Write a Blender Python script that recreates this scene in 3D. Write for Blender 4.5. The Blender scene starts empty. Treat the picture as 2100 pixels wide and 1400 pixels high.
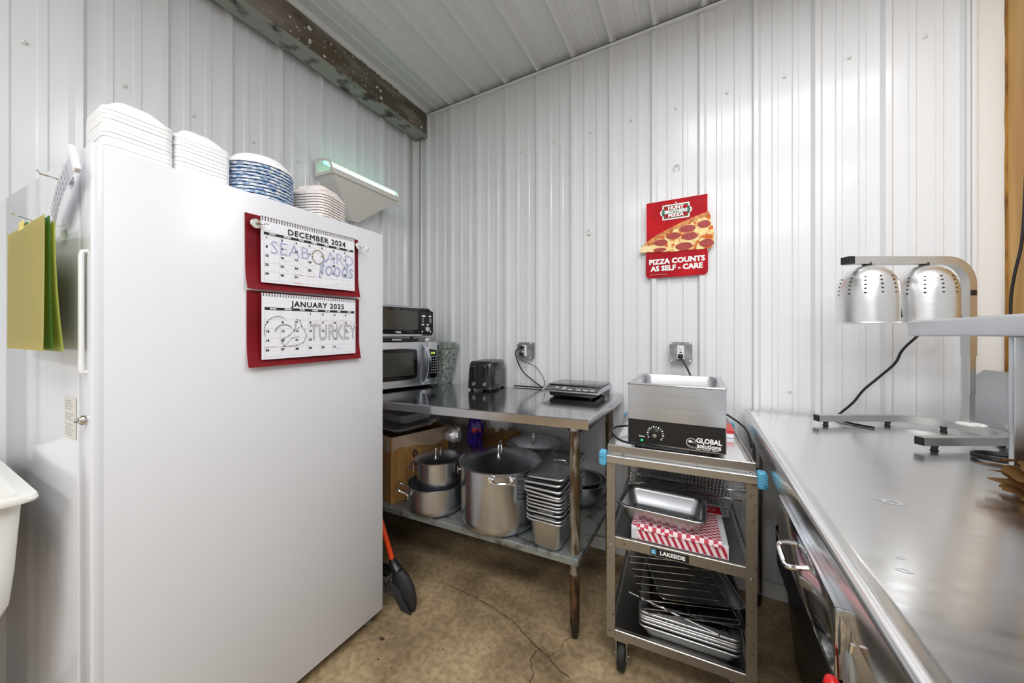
import bpy, bmesh, math, random
from mathutils import Matrix, Vector
random.seed(7)
S = bpy.context.scene
COL = S.collection
PI = math.pi
def rad(a): return math.radians(a)

# ---------------------------------------------------------------- camera
cam = bpy.data.cameras.new('camera'); camo = bpy.data.objects.new('camera', cam); COL.objects.link(camo)
camo.location = (1.93, -2.03, 1.225)
camo.rotation_euler = (rad(90), 0, rad(28.1))
cam.sensor_width = 36.0; cam.lens = 36.0 * 718.0 / 2100.0
cam.shift_y = -(700.0 - 688.0) / 2100.0
cam.clip_start = 0.02
S.camera = camo
# ---------------------------------------------------------------- light
S.view_settings.view_transform = 'Standard'; S.view_settings.look = 'None'
S.view_settings.gamma = 1.0; S.view_settings.use_curve_mapping = False
S.view_settings.exposure = 0.38
W = bpy.data.worlds.new('world'); S.world = W; W.use_nodes = True
W.node_tree.nodes['Background'].inputs[0].default_value = (.9, .95, 1, 1)
W.node_tree.nodes['Background'].inputs[1].default_value = 0.3
def area(loc, rot, sx, sy, power, col=(1, 1, 1)):
    l = bpy.data.lights.new('ceiling_tube_light', 'AREA'); l.shape = 'RECTANGLE'; l.size = sx; l.size_y = sy
    l.energy = power; l.color = col
    o = bpy.data.objects.new('ceiling_tube_light', l); COL.objects.link(o)
    o.location = loc; o.rotation_euler = rot
    return o
LC = (0.985, 0.99, 1.0)
area((2.45, -1.10, 2.80), (0, 0, 0), 1.25, .45, 14, LC)
area((2.20, -2.60, 2.80), (0, 0, 0), 2.2, .60, 36, LC)
area((2.10, -4.20, 2.80), (0, 0, 0), 2.4, .60, 50, LC)

# ---------------------------------------------------------------- materials
def srgb(r, g, b):
    f = lambda v: (v/255/12.92) if v/255 <= .04045 else ((v/255+.055)/1.055)**2.4
    return (f(r), f(g), f(b), 1)
def mat(name, col, rough=.5, metal=0., col2=None, scale=(8, 8, 8), mixlo=.4, mixhi=.6, detail=4, bump=0., bscale=None, rvar=0., coat=0., emit=0., trans=0., alpha=1., spec=.5, aniso=0):
    m = bpy.data.materials.new(name); m.use_nodes = True
    nt = m.node_tree; N = nt.nodes; L = nt.links; p = N['Principled BSDF']
    p.inputs['Base Color'].default_value = col; p.inputs['Roughness'].default_value = rough; p.inputs['Metallic'].default_value = metal
    p.inputs['Coat Weight'].default_value = coat; p.inputs['Coat Roughness'].default_value = .12
    p.inputs['Specular IOR Level'].default_value = spec
    p.inputs['Transmission Weight'].default_value = trans; p.inputs['Alpha'].default_value = alpha
    if emit: p.inputs['Emission Color'].default_value = col; p.inputs['Emission Strength'].default_value = emit
    if col2 or bump or rvar:
        tc = N.new('ShaderNodeTexCoord'); mp = N.new('ShaderNodeMapping'); mp.inputs['Scale'].default_value = scale
        L.new(tc.outputs['Object'], mp.inputs[0])
        nz = N.new('ShaderNodeTexNoise'); nz.inputs['Scale'].default_value = 1; nz.inputs['Detail'].default_value = detail
        L.new(mp.outputs[0], nz.inputs[0])
    if col2:
        r = N.new('ShaderNodeMapRange'); r.inputs[1].default_value = mixlo; r.inputs[2].default_value = mixhi
        L.new(nz.outputs[0], r.inputs[0])
        mx = N.new('ShaderNodeMix'); mx.data_type = 'RGBA'; mx.inputs[6].default_value = col; mx.inputs[7].default_value = col2
        L.new(r.outputs[0], mx.inputs[0]); L.new(mx.outputs[2], p.inputs['Base Color'])
    if rvar:
        r = N.new('ShaderNodeMapRange'); r.inputs[1].default_value = .3; r.inputs[2].default_value = .7
        r.inputs[3].default_value = rough-rvar; r.inputs[4].default_value = rough+rvar
        L.new(nz.outputs[0], r.inputs[0]); L.new(r.outputs[0], p.inputs['Roughness'])
    if bump:
        src = nz
        if bscale:
            mp2 = N.new('ShaderNodeMapping'); mp2.inputs['Scale'].default_value = bscale; L.new(tc.outputs['Object'], mp2.inputs[0])
            src = N.new('ShaderNodeTexNoise'); src.inputs['Scale'].default_value = 1; src.inputs['Detail'].default_value = 5; L.new(mp2.outputs[0], src.inputs[0])
        b = N.new('ShaderNodeBump'); b.inputs['Strength'].default_value = bump; b.inputs['Distance'].default_value = .01
        L.new(src.outputs[0], b.inputs['Height']); L.new(b.outputs[0], p.inputs['Normal'])
    return m
M = {}
M['wall'] = mat('white_painted_steel', srgb(230, 231, 233), .28, coat=.25, bump=.02, scale=(3, 3, 1.5))
M['ceil'] = mat('white_ceiling_steel', srgb(214, 215, 213), .4, bump=.02, scale=(3, 3, 1.5))
M['plain'] = mat('white_drywall', srgb(236, 236, 234), .7, bump=.05, scale=(60, 60, 60))
M['roomwall'] = mat('white_room_wall', srgb(206, 207, 208), .6)
M['trim'] = mat('white_trim_steel', srgb(230, 231, 230), .4)
M['wood'] = mat('plywood', srgb(222, 180, 112), .55, col2=srgb(196, 148, 84), scale=(9, 9, .9), bump=.05)
M['woodedge'] = mat('plywood_edge', srgb(178, 132, 62), .8, col2=srgb(120, 80, 34), scale=(30, 30, 6), bump=.3)
M['screw'] = mat('screw_head', srgb(226, 226, 222), .4, metal=.1)
def steel(name, v, rough, scale, rvar=.08, bump=0., tint=(.935, .98, 1.045), detail=3):
    return mat(name, (v*tint[0], v*tint[1], v*tint[2], 1), rough, 1., rvar=rvar, scale=scale, bump=bump, detail=detail)
M['steel_top'] = steel('brushed_worktop_steel', .90, .21, (2, 30, 2), .05, 0, (1, .995, .99))
M['steel_table'] = steel('brushed_table_steel', .55, .13, (3, 30, 3), .03, 0, (1, 1, 1.03))
M['steel'] = steel('stainless_steel', .62, .24, (6, 6, 6), .04)
M['steelh'] = steel('brushed_stainless_front', .66, .3, (2, 2, 90), .04)
M['steelv'] = steel('brushed_stainless_pot', .62, .25, (30, 30, 1), .03)
def spun():
    m = steel('spun_lid_steel', .62, .26, (2, 2, 2), .02); N = m.node_tree.nodes; p = N['Principled BSDF']
    p.inputs['Anisotropic'].default_value = .8; t = N.new('ShaderNodeTangent'); t.direction_type = 'RADIAL'; t.axis = 'Z'
    m.node_tree.links.new(t.outputs[0], p.inputs['Tangent']); return m
M['spun'] = spun()
M['steeld'] = steel('dull_stainless', .60, .32, (9, 9, 9), .06, 0, (.95, .975, 1.01))
M['cart'] = mat('worn_cart_steel', (.44, .425, .40, 1), .36, 1., col2=(.16, .13, .10, 1), scale=(60, 60, 60), mixlo=.62, mixhi=.72, bump=.05, detail=6)
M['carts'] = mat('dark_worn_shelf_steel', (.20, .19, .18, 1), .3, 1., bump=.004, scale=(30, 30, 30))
M['chrome'] = mat('polished_chrome', (.8, .8, .8, 1), .09, 1.)
M['alu'] = steel('spun_aluminium', .78, .34, (4, 4, 60), .04, 0, (1, 1, 1))
M['lampst'] = steel('lamp_stand_steel', .70, .42, (10, 10, 10), .04, 0, (1, .99, .97))
M['mirror'] = steel('polished_drawer_steel', .62, .12, (3, 3, 3), .03)
M['foil'] = mat('aluminium_foil', (.80, .80, .80, 1), .3, .55, bump=.15, scale=(60, 60, 60))
M['galv'] = mat('galvanised_sheet', srgb(168, 178, 170), .5, .35, col2=srgb(112, 122, 114), scale=(55, 55, 55), mixlo=.42, mixhi=.58, bump=.08)
M['shelf'] = mat('galvanised_shelf', srgb(150, 155, 152), .5, .55, col2=srgb(92, 84, 72), scale=(18, 18, 18), mixlo=.5, mixhi=.66, bump=.06, detail=6)
M['rust'] = mat('rusty_leg_pipe', srgb(156, 149, 136), .5, .5, col2=srgb(92, 72, 50), scale=(60, 60, 9), mixlo=.42, mixhi=.56, bump=.25, detail=6)
M['rustd'] = mat('dark_rusty_leg_pipe', srgb(98, 72, 42), .6, .3, col2=srgb(48, 34, 22), scale=(60, 60, 14), mixlo=.42, mixhi=.56, bump=.2, detail=6)
M['fridge'] = mat('white_enamel', srgb(226, 227, 231), .3, coat=.2, bump=.006, scale=(160, 160, 160))
M['fdoor'] = mat('glossy_white_door', srgb(226, 227, 231), .13, coat=.6)
M['plastw'] = mat('white_plastic', srgb(240, 240, 240), .4)
M['plastk'] = mat('black_plastic', srgb(26, 26, 27), .32)
M['toast'] = mat('glossy_black_plastic', srgb(30, 30, 31), .2, coat=.4, bump=.03, scale=(70, 70, 70))
M['blackgl'] = mat('black_glass', srgb(14, 14, 15), .07, coat=.5)
M['screenm'] = mat('oven_window_glass', srgb(60, 60, 54), .1, coat=.5)
M['rubber'] = mat('black_rubber', srgb(22, 22, 22), .6)
M['cord'] = mat('black_cord', srgb(18, 18, 19), .4)
M['foam'] = mat('white_foam', srgb(248, 248, 248), .55, bump=.03, scale=(200, 200, 200))
M['bowlb'] = mat('blue_streaked_paper', srgb(238, 241, 245), .55, col2=srgb(74, 122, 176), scale=(70, 70, 420), mixlo=.44, mixhi=.56)
M['boat'] = mat('pale_checked_paper', srgb(240, 234, 230), .6, col2=srgb(206, 168, 166), scale=(60, 60, 260), mixlo=.55, mixhi=.66)
M['red'] = mat('red_card', srgb(172, 24, 42), .5, col2=srgb(150, 18, 34), scale=(5, 5, 5))
M['paper'] = mat('white_paper', srgb(240, 240, 246), .6)
M['ink'] = mat('black_ink', srgb(34, 34, 38), .6)
M['inkg'] = mat('grey_ink', srgb(184, 186, 190), .6)
M['inkl'] = mat('pale_grey_ink', srgb(200, 202, 208), .6)
M['inkb'] = mat('blue_grey_ink', srgb(172, 180, 208), .6)
M['inkr'] = mat('red_ink', srgb(205, 110, 110), .6)
M['inky'] = mat('pale_gold_ink', srgb(216, 210, 186), .6)
M['inkp'] = mat('pale_pink_ink', srgb(222, 200, 196), .6)
M['yellow'] = mat('yellow_cutting_mat', srgb(238, 220, 128), .5, bump=.03, scale=(90, 90, 90))
M['lime'] = mat('lime_cutting_mat', srgb(205, 212, 112), .5)
M['green'] = mat('green_cutting_mat', srgb(72, 150, 84), .5)
M['signr'] = mat('sign_red', srgb(200, 22, 32), .5, col2=srgb(168, 16, 30), scale=(5, 5, 5), spec=.15)
M['signg'] = mat('sign_green', srgb(20, 112, 72), .4)
M['white'] = mat('sign_white', srgb(248, 248, 246), .4)
M['cheese'] = mat('cheese_print', srgb(250, 226, 160), .5, col2=srgb(214, 104, 34), scale=(40, 40, 40), mixlo=.46, mixhi=.60, detail=5, spec=.2)
M['crust'] = mat('crust_print', srgb(228, 160, 74), .45, col2=srgb(186, 92, 36), scale=(70, 70, 70), mixlo=.4, mixhi=.65)
M['crumb'] = mat('crumb_print', srgb(246, 228, 176), .5)
M['pep'] = mat('pepperoni_print', srgb(186, 44, 30), .4, col2=srgb(140, 26, 24), scale=(120, 120, 120))
M['cardb'] = mat('cardboard', srgb(178, 134, 78), .75, col2=srgb(162, 118, 66), scale=(4, 60, 4), bump=.03)
M['cardk'] = mat('brown_paper', srgb(196, 158, 104), .8, col2=srgb(176, 136, 84), scale=(20, 20, 20), bump=.1)
M['bag'] = mat('clear_plastic_film', (.95, .95, .93, 1), .15, alpha=.72, bump=.5, scale=(25, 25, 25))
M['bagg'] = mat('grey_plastic_film', srgb(188, 184, 178), .2, alpha=.6, bump=.6, scale=(22, 22, 22))
M['liner'] = mat('crumpled_liner_film', srgb(228, 218, 204), .25, alpha=.4, bump=.6, scale=(18, 18, 18))
M['purple'] = mat('purple_printed_film', srgb(62, 36, 138), .3, col2=srgb(216, 70, 80), scale=(16, 16, 22), mixlo=.56, mixhi=.62, bump=.2)
M['orange'] = mat('orange_broom_handle', srgb(226, 68, 22), .35)
M['bristle'] = mat('black_bristles', srgb(38, 38, 40), .6, bump=.5, scale=(120, 120, 6))
M['bristleg'] = mat('grey_bristles', srgb(120, 116, 110), .7, bump=.4, scale=(120, 120, 6))
M['blue'] = mat('blue_bumper_plastic', srgb(96, 178, 214), .45, col2=srgb(60, 130, 164), scale=(60, 60, 60), mixlo=.5, mixhi=.7)
M['sink'] = mat('white_sink_plastic', srgb(238, 237, 232), .32)
M['trap'] = mat('trap_housing_white', srgb(222, 219, 211), .45)
M['glow'] = mat('green_tube_glow', (.30, 1.0, .72, 1), .4, emit=1.1)
M['glow2'] = mat('pale_tube_glow', (.6, 1.0, .86, 1), .4, emit=1.6)
M['grn'] = mat('green_indicator', (.0, .75, .2, 1), .3, emit=.6)
M['lcd'] = mat('green_display', (.55, .85, .1, 1), .3, emit=.7)
M['ylw'] = mat('warning_yellow', srgb(240, 206, 40), .4)
M['beam1'] = mat('flaking_primer_green', srgb(150, 152, 143), .65, col2=srgb(66, 62, 52), scale=(9, 9, 9), mixlo=.5, mixhi=.62, bump=.15, detail=7)
M['beam2'] = mat('dirty_brown_steel', srgb(96, 86, 70), .7, col2=srgb(140, 131, 120), scale=(10, 4, 10), mixlo=.46, mixhi=.66, bump=.25, detail=8)
M['foamins'] = mat('yellowed_insulation', srgb(140, 126, 78), .9, col2=srgb(70, 58, 30), scale=(40, 40, 40))
M['crack'] = mat('floor_crack', srgb(62, 50, 34), .9)
M['pot_in'] = steel('pot_inside', .35, .4, (20, 20, 20), .08)
M['pinkpap'] = mat('label_paper', srgb(224, 220, 210), .6)
M['grey'] = mat('grey_plastic', srgb(140, 140, 134), .4)
M['redp'] = mat('red_plastic', srgb(214, 28, 26), .3)
M['dkgrey'] = mat('grey_cast_box', srgb(160, 163, 163), .42, .4, col2=srgb(134, 137, 137), scale=(30, 30, 30), bump=.05)
def floor_mat():
    m = mat('stained_concrete', srgb(158, 134, 98), .62)
    nt = m.node_tree; N = nt.nodes; L = nt.links; p = N['Principled BSDF']
    tc = N.new('ShaderNodeTexCoord')
    def nz(s, d, det=6):
        n = N.new('ShaderNodeTexNoise'); n.inputs['Scale'].default_value = s; n.inputs['Detail'].default_value = det; n.inputs['Distortion'].default_value = d
        L.new(tc.outputs['Object'], n.inputs[0]); return n
    a = nz(3.2, .6); b = nz(42, 0, 3); c = nz(130, 0, 2)
    r = N.new('ShaderNodeValToRGB'); e = r.color_ramp.elements
    e[0].position = .32; e[0].color = srgb(120, 101, 74); e[1].position = .66; e[1].color = srgb(190, 166, 130)
    L.new(a.outputs[0], r.inputs[0])
    r2 = N.new('ShaderNodeValToRGB'); e = r2.color_ramp.elements
    e[0].position = .36; e[0].color = (.5, .48, .44, 1); e[1].position = .62; e[1].color = (1, 1, 1, 1)
    L.new(b.outputs[0], r2.inputs[0])
    mx = N.new('ShaderNodeMix'); mx.data_type = 'RGBA'; mx.blend_type = 'MULTIPLY'; mx.inputs[0].default_value = .6
    L.new(r.outputs[0], mx.inputs[6]); L.new(r2.outputs[0], mx.inputs[7])
    r3 = N.new('ShaderNodeValToRGB'); e = r3.color_ramp.elements
    e[0].position = .28; e[0].color = (.3, .26, .2, 1); e[1].position = .36; e[1].color = (1, 1, 1, 1)
    L.new(c.outputs[0], r3.inputs[0])
    mx2 = N.new('ShaderNodeMix'); mx2.data_type = 'RGBA'; mx2.blend_type = 'MULTIPLY'; mx2.inputs[0].default_value = .6
    L.new(mx.outputs[2], mx2.inputs[6]); L.new(r3.outputs[0], mx2.inputs[7]); L.new(mx2.outputs[2], p.inputs['Base Color'])
    bp = N.new('ShaderNodeBump'); bp.inputs['Strength'].default_value = .15; bp.inputs['Distance'].default_value = .01
    L.new(b.outputs[0], bp.inputs['Height']); L.new(bp.outputs[0], p.inputs['Normal'])
    return m
M['floor'] = floor_mat()
def check_mat(name, c1, c2, sx, sy, wave=0.):
    m = mat(name, c1, .6); nt = m.node_tree; N = nt.nodes; L = nt.links; p = N['Principled BSDF']
    tc = N.new('ShaderNodeTexCoord'); mp = N.new('ShaderNodeMapping'); mp.inputs['Scale'].default_value = (sx, sy, .01)
    ck = N.new('ShaderNodeTexChecker'); ck.inputs['Scale'].default_value = 1; ck.inputs[1].default_value = c1; ck.inputs[2].default_value = c2
    L.new(tc.outputs['Object'], mp.inputs[0]); L.new(mp.outputs[0], ck.inputs[0]); L.new(ck.outputs[0], p.inputs['Base Color'])
    return m
M['gingham'] = check_mat('red_checked_paper', srgb(198, 62, 84), srgb(246, 228, 230), 74, 100)
def stripe_mat():
    m = mat('red_striped_paper', srgb(200, 60, 80), .6); nt = m.node_tree; N = nt.nodes; L = nt.links; p = N['Principled BSDF']
    tc = N.new('ShaderNodeTexCoord'); mp = N.new('ShaderNodeMapping'); mp.inputs['Rotation'].default_value = (0, rad(25), 0); mp.inputs['Scale'].default_value = (1, 0.01, 1)
    wv = N.new('ShaderNodeTexWave'); wv.inputs['Scale'].default_value = 16; wv.inputs['Distortion'].default_value = 1.2; wv.bands_direction = 'X'
    r = N.new('ShaderNodeValToRGB'); e = r.color_ramp.elements; e[0].position = .42; e[0].color = srgb(184, 40, 62); e[1].position = .5; e[1].color = srgb(248, 226, 228)
    L.new(tc.outputs['Object'], mp.inputs[0]); L.new(mp.outputs[0], wv.inputs[0]); L.new(wv.outputs[0], r.inputs[0]); L.new(r.outputs[0], p.inputs['Base Color'])
    return m
M['stripe'] = stripe_mat()

# ---------------------------------------------------------------- mesh builder
def rrect(w, d, r, z, n=4, cx=0, cy=0):
    pts = []
    r = min(r, w/2-1e-4, d/2-1e-4)
    for (sx, sy, a0) in ((1, 1, 0), (-1, 1, 90), (-1, -1, 180), (1, -1, 270)):
        for i in range(n+1):
            a = rad(a0+90*i/n)
            pts.append((cx+sx*(w/2-r)+r*math.cos(a), cy+sy*(d/2-r)+r*math.sin(a), z))
    return pts
def circ(r, z, n=32, cx=0, cy=0):
    return [(cx+r*math.cos(2*PI*i/n), cy+r*math.sin(2*PI*i/n), z) for i in range(n)]
def frame(o, X, Y):
    X = Vector(X).normalized(); Y = Vector(Y).normalized(); Z = X.cross(Y)
    m = Matrix.Identity(4)
    for i in range(3): m[i][0], m[i][1], m[i][2], m[i][3] = X[i], Y[i], Z[i], o[i]
    return m
_txt = {}
def text_mesh(s, size, bold, align, space):
    c = bpy.data.curves.new('t', 'FONT'); c.body = s; c.size = size; c.offset = min(bold, 0); c.align_x = align; c.align_y = 'CENTER'
    c.resolution_u = 2; c.space_character = space; c.fill_mode = 'FRONT'
    o = bpy.data.objects.new('t', c); COL.objects.link(o)
    dg = bpy.context.evaluated_depsgraph_get(); dg.update()
    me = bpy.data.meshes.new_from_object(o.evaluated_get(dg))
    bpy.data.objects.remove(o); bpy.data.curves.remove(c)
    return me
class MB:
    def __init__(s): s.bm = bmesh.new()
    def _new(s, f):
        n0 = len(s.bm.verts); f(); s.bm.verts.ensure_lookup_table(); return s.bm.verts[n0:]
    def box(s, x0, x1, y0, y1, z0, z1, bev=0., seg=2, m=None):
        bm = s.bm
        vs = [bm.verts.new(p) for p in ((x0, y0, z0), (x1, y0, z0), (x1, y1, z0), (x0, y1, z0), (x0, y0, z1), (x1, y0, z1), (x1, y1, z1), (x0, y1, z1))]
        fs = [bm.faces.new([vs[i] for i in q]) for q in ((3, 2, 1, 0), (4, 5, 6, 7), (0, 1, 5, 4), (1, 2, 6, 5), (2, 3, 7, 6), (3, 0, 4, 7))]
        if m is not None:
            for v in vs: v.co = m @ v.co
        if bev:
            es = list({e for f in fs for e in f.edges})
            bmesh.ops.bevel(bm, geom=es, offset=bev, segments=seg, profile=.5, affect='EDGES')
        return s
    def quad(s, *p):
        s.bm.faces.new([s.bm.verts.new(q) for q in p]); return s
    def loft(s, loops, cap0=True, cap1=True, closed=True, m=None):
        bm = s.bm; L = [[bm.verts.new(m @ Vector(p) if m is not None else p) for p in lp] for lp in loops]
        n = len(L[0])
        for a, b in zip(L, L[1:]):
            for i in range(n if closed else n-1):
                j = (i+1) % n
                try: bm.faces.new((a[i], a[j], b[j], b[i]))
                except ValueError: pass
        if cap0: bm.faces.new(L[0][::-1])
        if cap1: bm.faces.new(L[-1])
        return s
    def lathe(s, prof, n=32, cx=0, cy=0, cap0=False, cap1=False, m=None):
        return s.loft([circ(max(r, 1e-4), z, n, cx, cy) for r, z in prof], cap0, cap1, m=m)
    def tube(s, pts, r, n=8, closed=False, sq=None):
        pts = [Vector(p) for p in pts]; N = len(pts); loops = []
        up = Vector((0, 0, 1)); prev = None
        for i, p in enumerate(pts):
            if closed: t = pts[(i+1) % N]-pts[i-1]
            else: t = pts[min(i+1, N-1)]-pts[max(i-1, 0)]
            t.normalize()
            if prev is None:
                a = up if abs(t.z) < .9 else Vector((1, 0, 0))
                u = t.cross(a).normalized()
            else:
                u = prev-t*prev.dot(t)
                u = u.normalized() if u.length > 1e-6 else t.orthogonal().normalized()
            prev = u; v = t.cross(u)
            rr = r[i] if isinstance(r, (list, tuple)) else r
            if sq: loops.append([p+u*a*sq[0]/2+v*b*sq[1]/2 for a, b in ((1, 1), (-1, 1), (-1, -1), (1, -1))])
            else: loops.append([p+(u*math.cos(2*PI*k/n)+v*math.sin(2*PI*k/n))*rr for k in range(n)])
        if closed: loops.append(loops[0]); return s.loft(loops, False, False)
        return s.loft(loops)
    def prism(s, poly, d, m=None, z0=0.):
        return s.loft([[(x, y, z0) for x, y in poly], [(x, y, z0+d) for x, y in poly]], True, True, m=m)
    def poly(s, pts, m=None):
        s.bm.faces.new([s.bm.verts.new(m @ Vector(p) if m is not None else p) for p in pts]); return s
    def rect(s, m, x0, y0, x1, y1, z=0.):
        return s.poly([(x0, y0, z), (x1, y0, z), (x1, y1, z), (x0, y1, z)], m)
    def line(s, m, pts, w, z=0.):
        for a, b in zip(pts, pts[1:]):
            a = Vector((a[0], a[1], z)); b = Vector((b[0], b[1], z)); d = (b-a)
            if d.length < 1e-7: continue
            d.normalize(); n = Vector((-d.y, d.x, 0))*w/2; e = d*w*.3
            s.poly([a-n-e, b-n+e, b+n+e, a+n-e], m)
        return s
    def text(s, m, t, x, y, size, bold=0., align='CENTER', z=0., sx=1., shear=0., space=1., rot=0.):
        me = text_mesh(t, size, bold, align, space)
        T = m @ Matrix.Translation((x, y, z)) @ Matrix.Rotation(rot, 4, 'Z') @ Matrix(((sx, shear, 0, 0), (0, 1, 0, 0), (0, 0, 1, 0), (0, 0, 0, 1)))
        if bold > 0:      # a heavier stroke: the same glyphs laid down again a hair to each side
            for i, (dx, dy) in enumerate(((bold, bold), (-bold, bold), (bold, -bold), (-bold, -bold))):
                m2 = me.copy(); m2.transform(T @ Matrix.Translation((dx, dy, i*.00012))); s.bm.from_mesh(m2); bpy.data.meshes.remove(m2)
        else: me.transform(T); s.bm.from_mesh(me)
        bpy.data.meshes.remove(me); return s
    def grid(s, f, nu, nv):
        bm = s.bm; V = [[bm.verts.new(f(u/nu, v/nv)) for v in range(nv+1)] for u in range(nu+1)]
        for i in range(nu):
            for j in range(nv): bm.faces.new((V[i][j], V[i+1][j], V[i+1][j+1], V[i][j+1]))
        return s
    def solidify(s, t):
        bmesh.ops.solidify(s.bm, geom=s.bm.faces[:], thickness=t); return s
    def xf(s, m): s.bm.transform(m); return s
ROOT = {}
def obj(name, mb, m, parent=None, smooth=0, local=False, label=None, fix=True):
    bm = mb.bm
    if parent is not None and not local:
        r = parent
        while r.parent: r = r.parent
        bm.transform(ROOT.get(r.name, Matrix.Identity(4)).inverted())
    if fix: bmesh.ops.recalc_face_normals(bm, faces=bm.faces[:])
    me = bpy.data.meshes.new(name); bm.to_mesh(me); bm.free()
    if smooth:
        for p in me.polygons: p.use_smooth = True
        me.set_sharp_from_angle(angle=rad(smooth))
    me.materials.append(M[m] if isinstance(m, str) else m)
    o = bpy.data.objects.new(name, me); COL.objects.link(o)
    if parent is not None: o.parent = parent
    if label: o['label'] = label
    return o
def thing(name, label, cat, loc=(0, 0, 0), rotz=0, group=None):
    o = bpy.data.objects.new(name, None); COL.objects.link(o); o.empty_display_size = .05
    o.location = loc; o.rotation_euler = (0, 0, rotz)
    ROOT[o.name] = Matrix.Translation(loc) @ Matrix.Rotation(rotz, 4, 'Z')
    o['label'] = label; o['category'] = cat
    if group: o['group'] = group
    return o
def tag(o, label, cat, group=None):
    o['label'] = label; o['category'] = cat
    if group: o['group'] = group
    return o
def struct(name, mb, m, smooth=0):
    o = obj(name, mb, m, smooth=smooth); o['kind'] = 'structure'; return o
def dup(o, loc=None, rot=None, label=None, parent=None):
    c = o.copy(); COL.objects.link(c)
    if parent is not None: c.parent = parent
    if loc is not None: c.location = loc
    if rot is not None: c.rotation_euler = rot
    if label: c['label'] = label
    for ch in list(o.children): dup(ch, parent=c)
    return c
def arc(cx, cy, r, a0, a1, n=10): return [(cx+r*math.cos(rad(a0+(a1-a0)*i/n)), cy+r*math.sin(rad(a0+(a1-a0)*i/n))) for i in range(n+1)]
def smoothpath(pts, n=6):
    P = [Vector(p) for p in pts]; out = []
    for i in range(len(P)-1):
        p0 = P[max(i-1, 0)]; p1 = P[i]; p2 = P[i+1]; p3 = P[min(i+2, len(P)-1)]
        for k in range(n):
            t = k/n
            out.append(.5*((2*p1)+(p2-p0)*t+(2*p0-5*p1+4*p2-p3)*t*t+(3*p1-p0-3*p2+p3)*t**3))
    out.append(P[-1]); return out
WB = frame((0, 0, 0), (1, 0, 0), (0, 0, 1))         # drawing frame facing the room from the back wall (x, z)

# ================================================================ SETTING
H = 2.896
XR, YF = 3.0, -5.6
f = MB(); f.box(-.1, 4.6, YF-.1, .1, -.1, 0); floor = struct('floor', f, 'floor')
def crack(pts, w):
    b = MB(); pp = smoothpath([(x, y, .0005) for x, y in pts], 5)
    rnd = random.Random(len(pts)); L, R = [], []
    for i, p in enumerate(pts and pp):
        t = (pp[min(i+1, len(pp)-1)]-pp[max(i-1, 0)]).normalized(); n = Vector((-t.y, t.x, 0))
        j = n*rnd.uniform(-.004, .004); ww = w*rnd.uniform(.4, 1.1)*.5
        L.append(p+j+n*ww); R.append(p+j-n*ww)
    for i in range(len(L)-1): b.quad(L[i], R[i], R[i+1], L[i+1])
    return obj('crack', b, 'crack', floor)
crack([(.80, -.66), (.98, -.66), (1.10, -.68), (1.22, -.70), (1.30, -.74), (1.42, -.79), (1.52, -.83)], .005)
crack([(1.38, -.77), (1.37, -.83), (1.40, -.88), (1.405, -.95), (1.42, -1.04), (1.43, -1.12)], .004)
crack([(1.42, -.79), (1.45, -.74), (1.46, -.68), (1.52, -.62)], .0025)
for sx, sy, sr in ((.80, -1.03, .012), (.86, -1.10, .005), (.93, -1.10, .004), (1.36, -1.16, .009), (1.30, -1.13, .004), (1.05, -.95, .004), (1.43, -1.06, .005), (1.20, -.86, .003)):
    b = MB(); b.poly([(sx+sr*math.cos(a*.7)*(1+.3*math.sin(a*2.1)), sy+.6*sr*math.sin(a*.7), .0006) for a in range(9)]); obj('stain', b, 'crack', floor)
# ribbed sheet profile across one pitch; height h out of the wall
def ribs(length, pitch, first, h=.019, minor=.004):
    pts = [(0., 0.)]; n = int(length/pitch)+3
    for k in range(-1, n):
        a = first+k*pitch
        seq = [(a, 0), (a+.012, h), (a+.030, h), (a+.042, 0)]
        for q in (1, 2):
            c = a+.021+pitch*q/3
            seq += [(c-.014, 0), (c-.009, minor), (c+.009, minor), (c+.014, 0)]
        for u, v in seq:
            if 0 < u < length: pts.append((u, v))
    pts.append((length, 0.)); return pts
def sheet(prof, lo, hi, place):
    """prof: list of (u, out); place(u, out, v) -> xyz"""
    b = MB()
    for (u0, o0), (u1, o1) in zip(prof, prof[1:]):
        b.quad(place(u0, o0, lo), place(u1, o1, lo), place(u1, o1, hi), place(u0, o0, hi))
    return b
PB, PA = .2265, .2234
# back wall (wall B): plane y = 0, ribs stand into the room
b = MB(); b.box(-.1, 3.4, .03, .1, 0, H+.1); wall_back = struct('wall_back', b, 'roomwall')
cuts = [(.0, .795), (.795, 1.475), (1.475, 2.154), (2.154, 2.866)]
allb = ribs(2.866, PB, .110)
for x0, x1 in cuts:
    pr = [p for p in allb if x0 < p[0] < x1]; pr = [(x0, 0)]+pr+[(x1, 0)]
    obj('wall_panel', sheet(pr, .02, H, lambda u, o, v: (u, -o, v)), 'wall', wall_back)
def screw_mesh():
    b = MB(); b.lathe([(.0085, 0), (.0085, .002), (.0055, .003), (.0052, .0075), (.001, .0085)], 8, cap0=True); return b
def screws(parent, spots, rot):
    first = None
    for p in spots:
        if first is None:
            first = obj('screw', screw_mesh(), 'screw', parent, local=True); o = first
        else: o = dup(first, parent=parent)
        o.location = p; o.rotation_euler = rot
screws(wall_back, [(x, -.001, z) for x, z in ((1.145, 2.418), (1.372, 2.415), (1.60, 2.42), (1.826, 2.42), (2.055, 2.425), (2.28, 2.425), (2.505, 2.43), (2.733, 2.43), (.69, 2.413), (.46, 2.413), (.92, 2.415))] + [(2.30, -.001, .97), (1.63, -.001, .6), (1.16, -.001, .6)], (rad(90), 0, 0))
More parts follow.
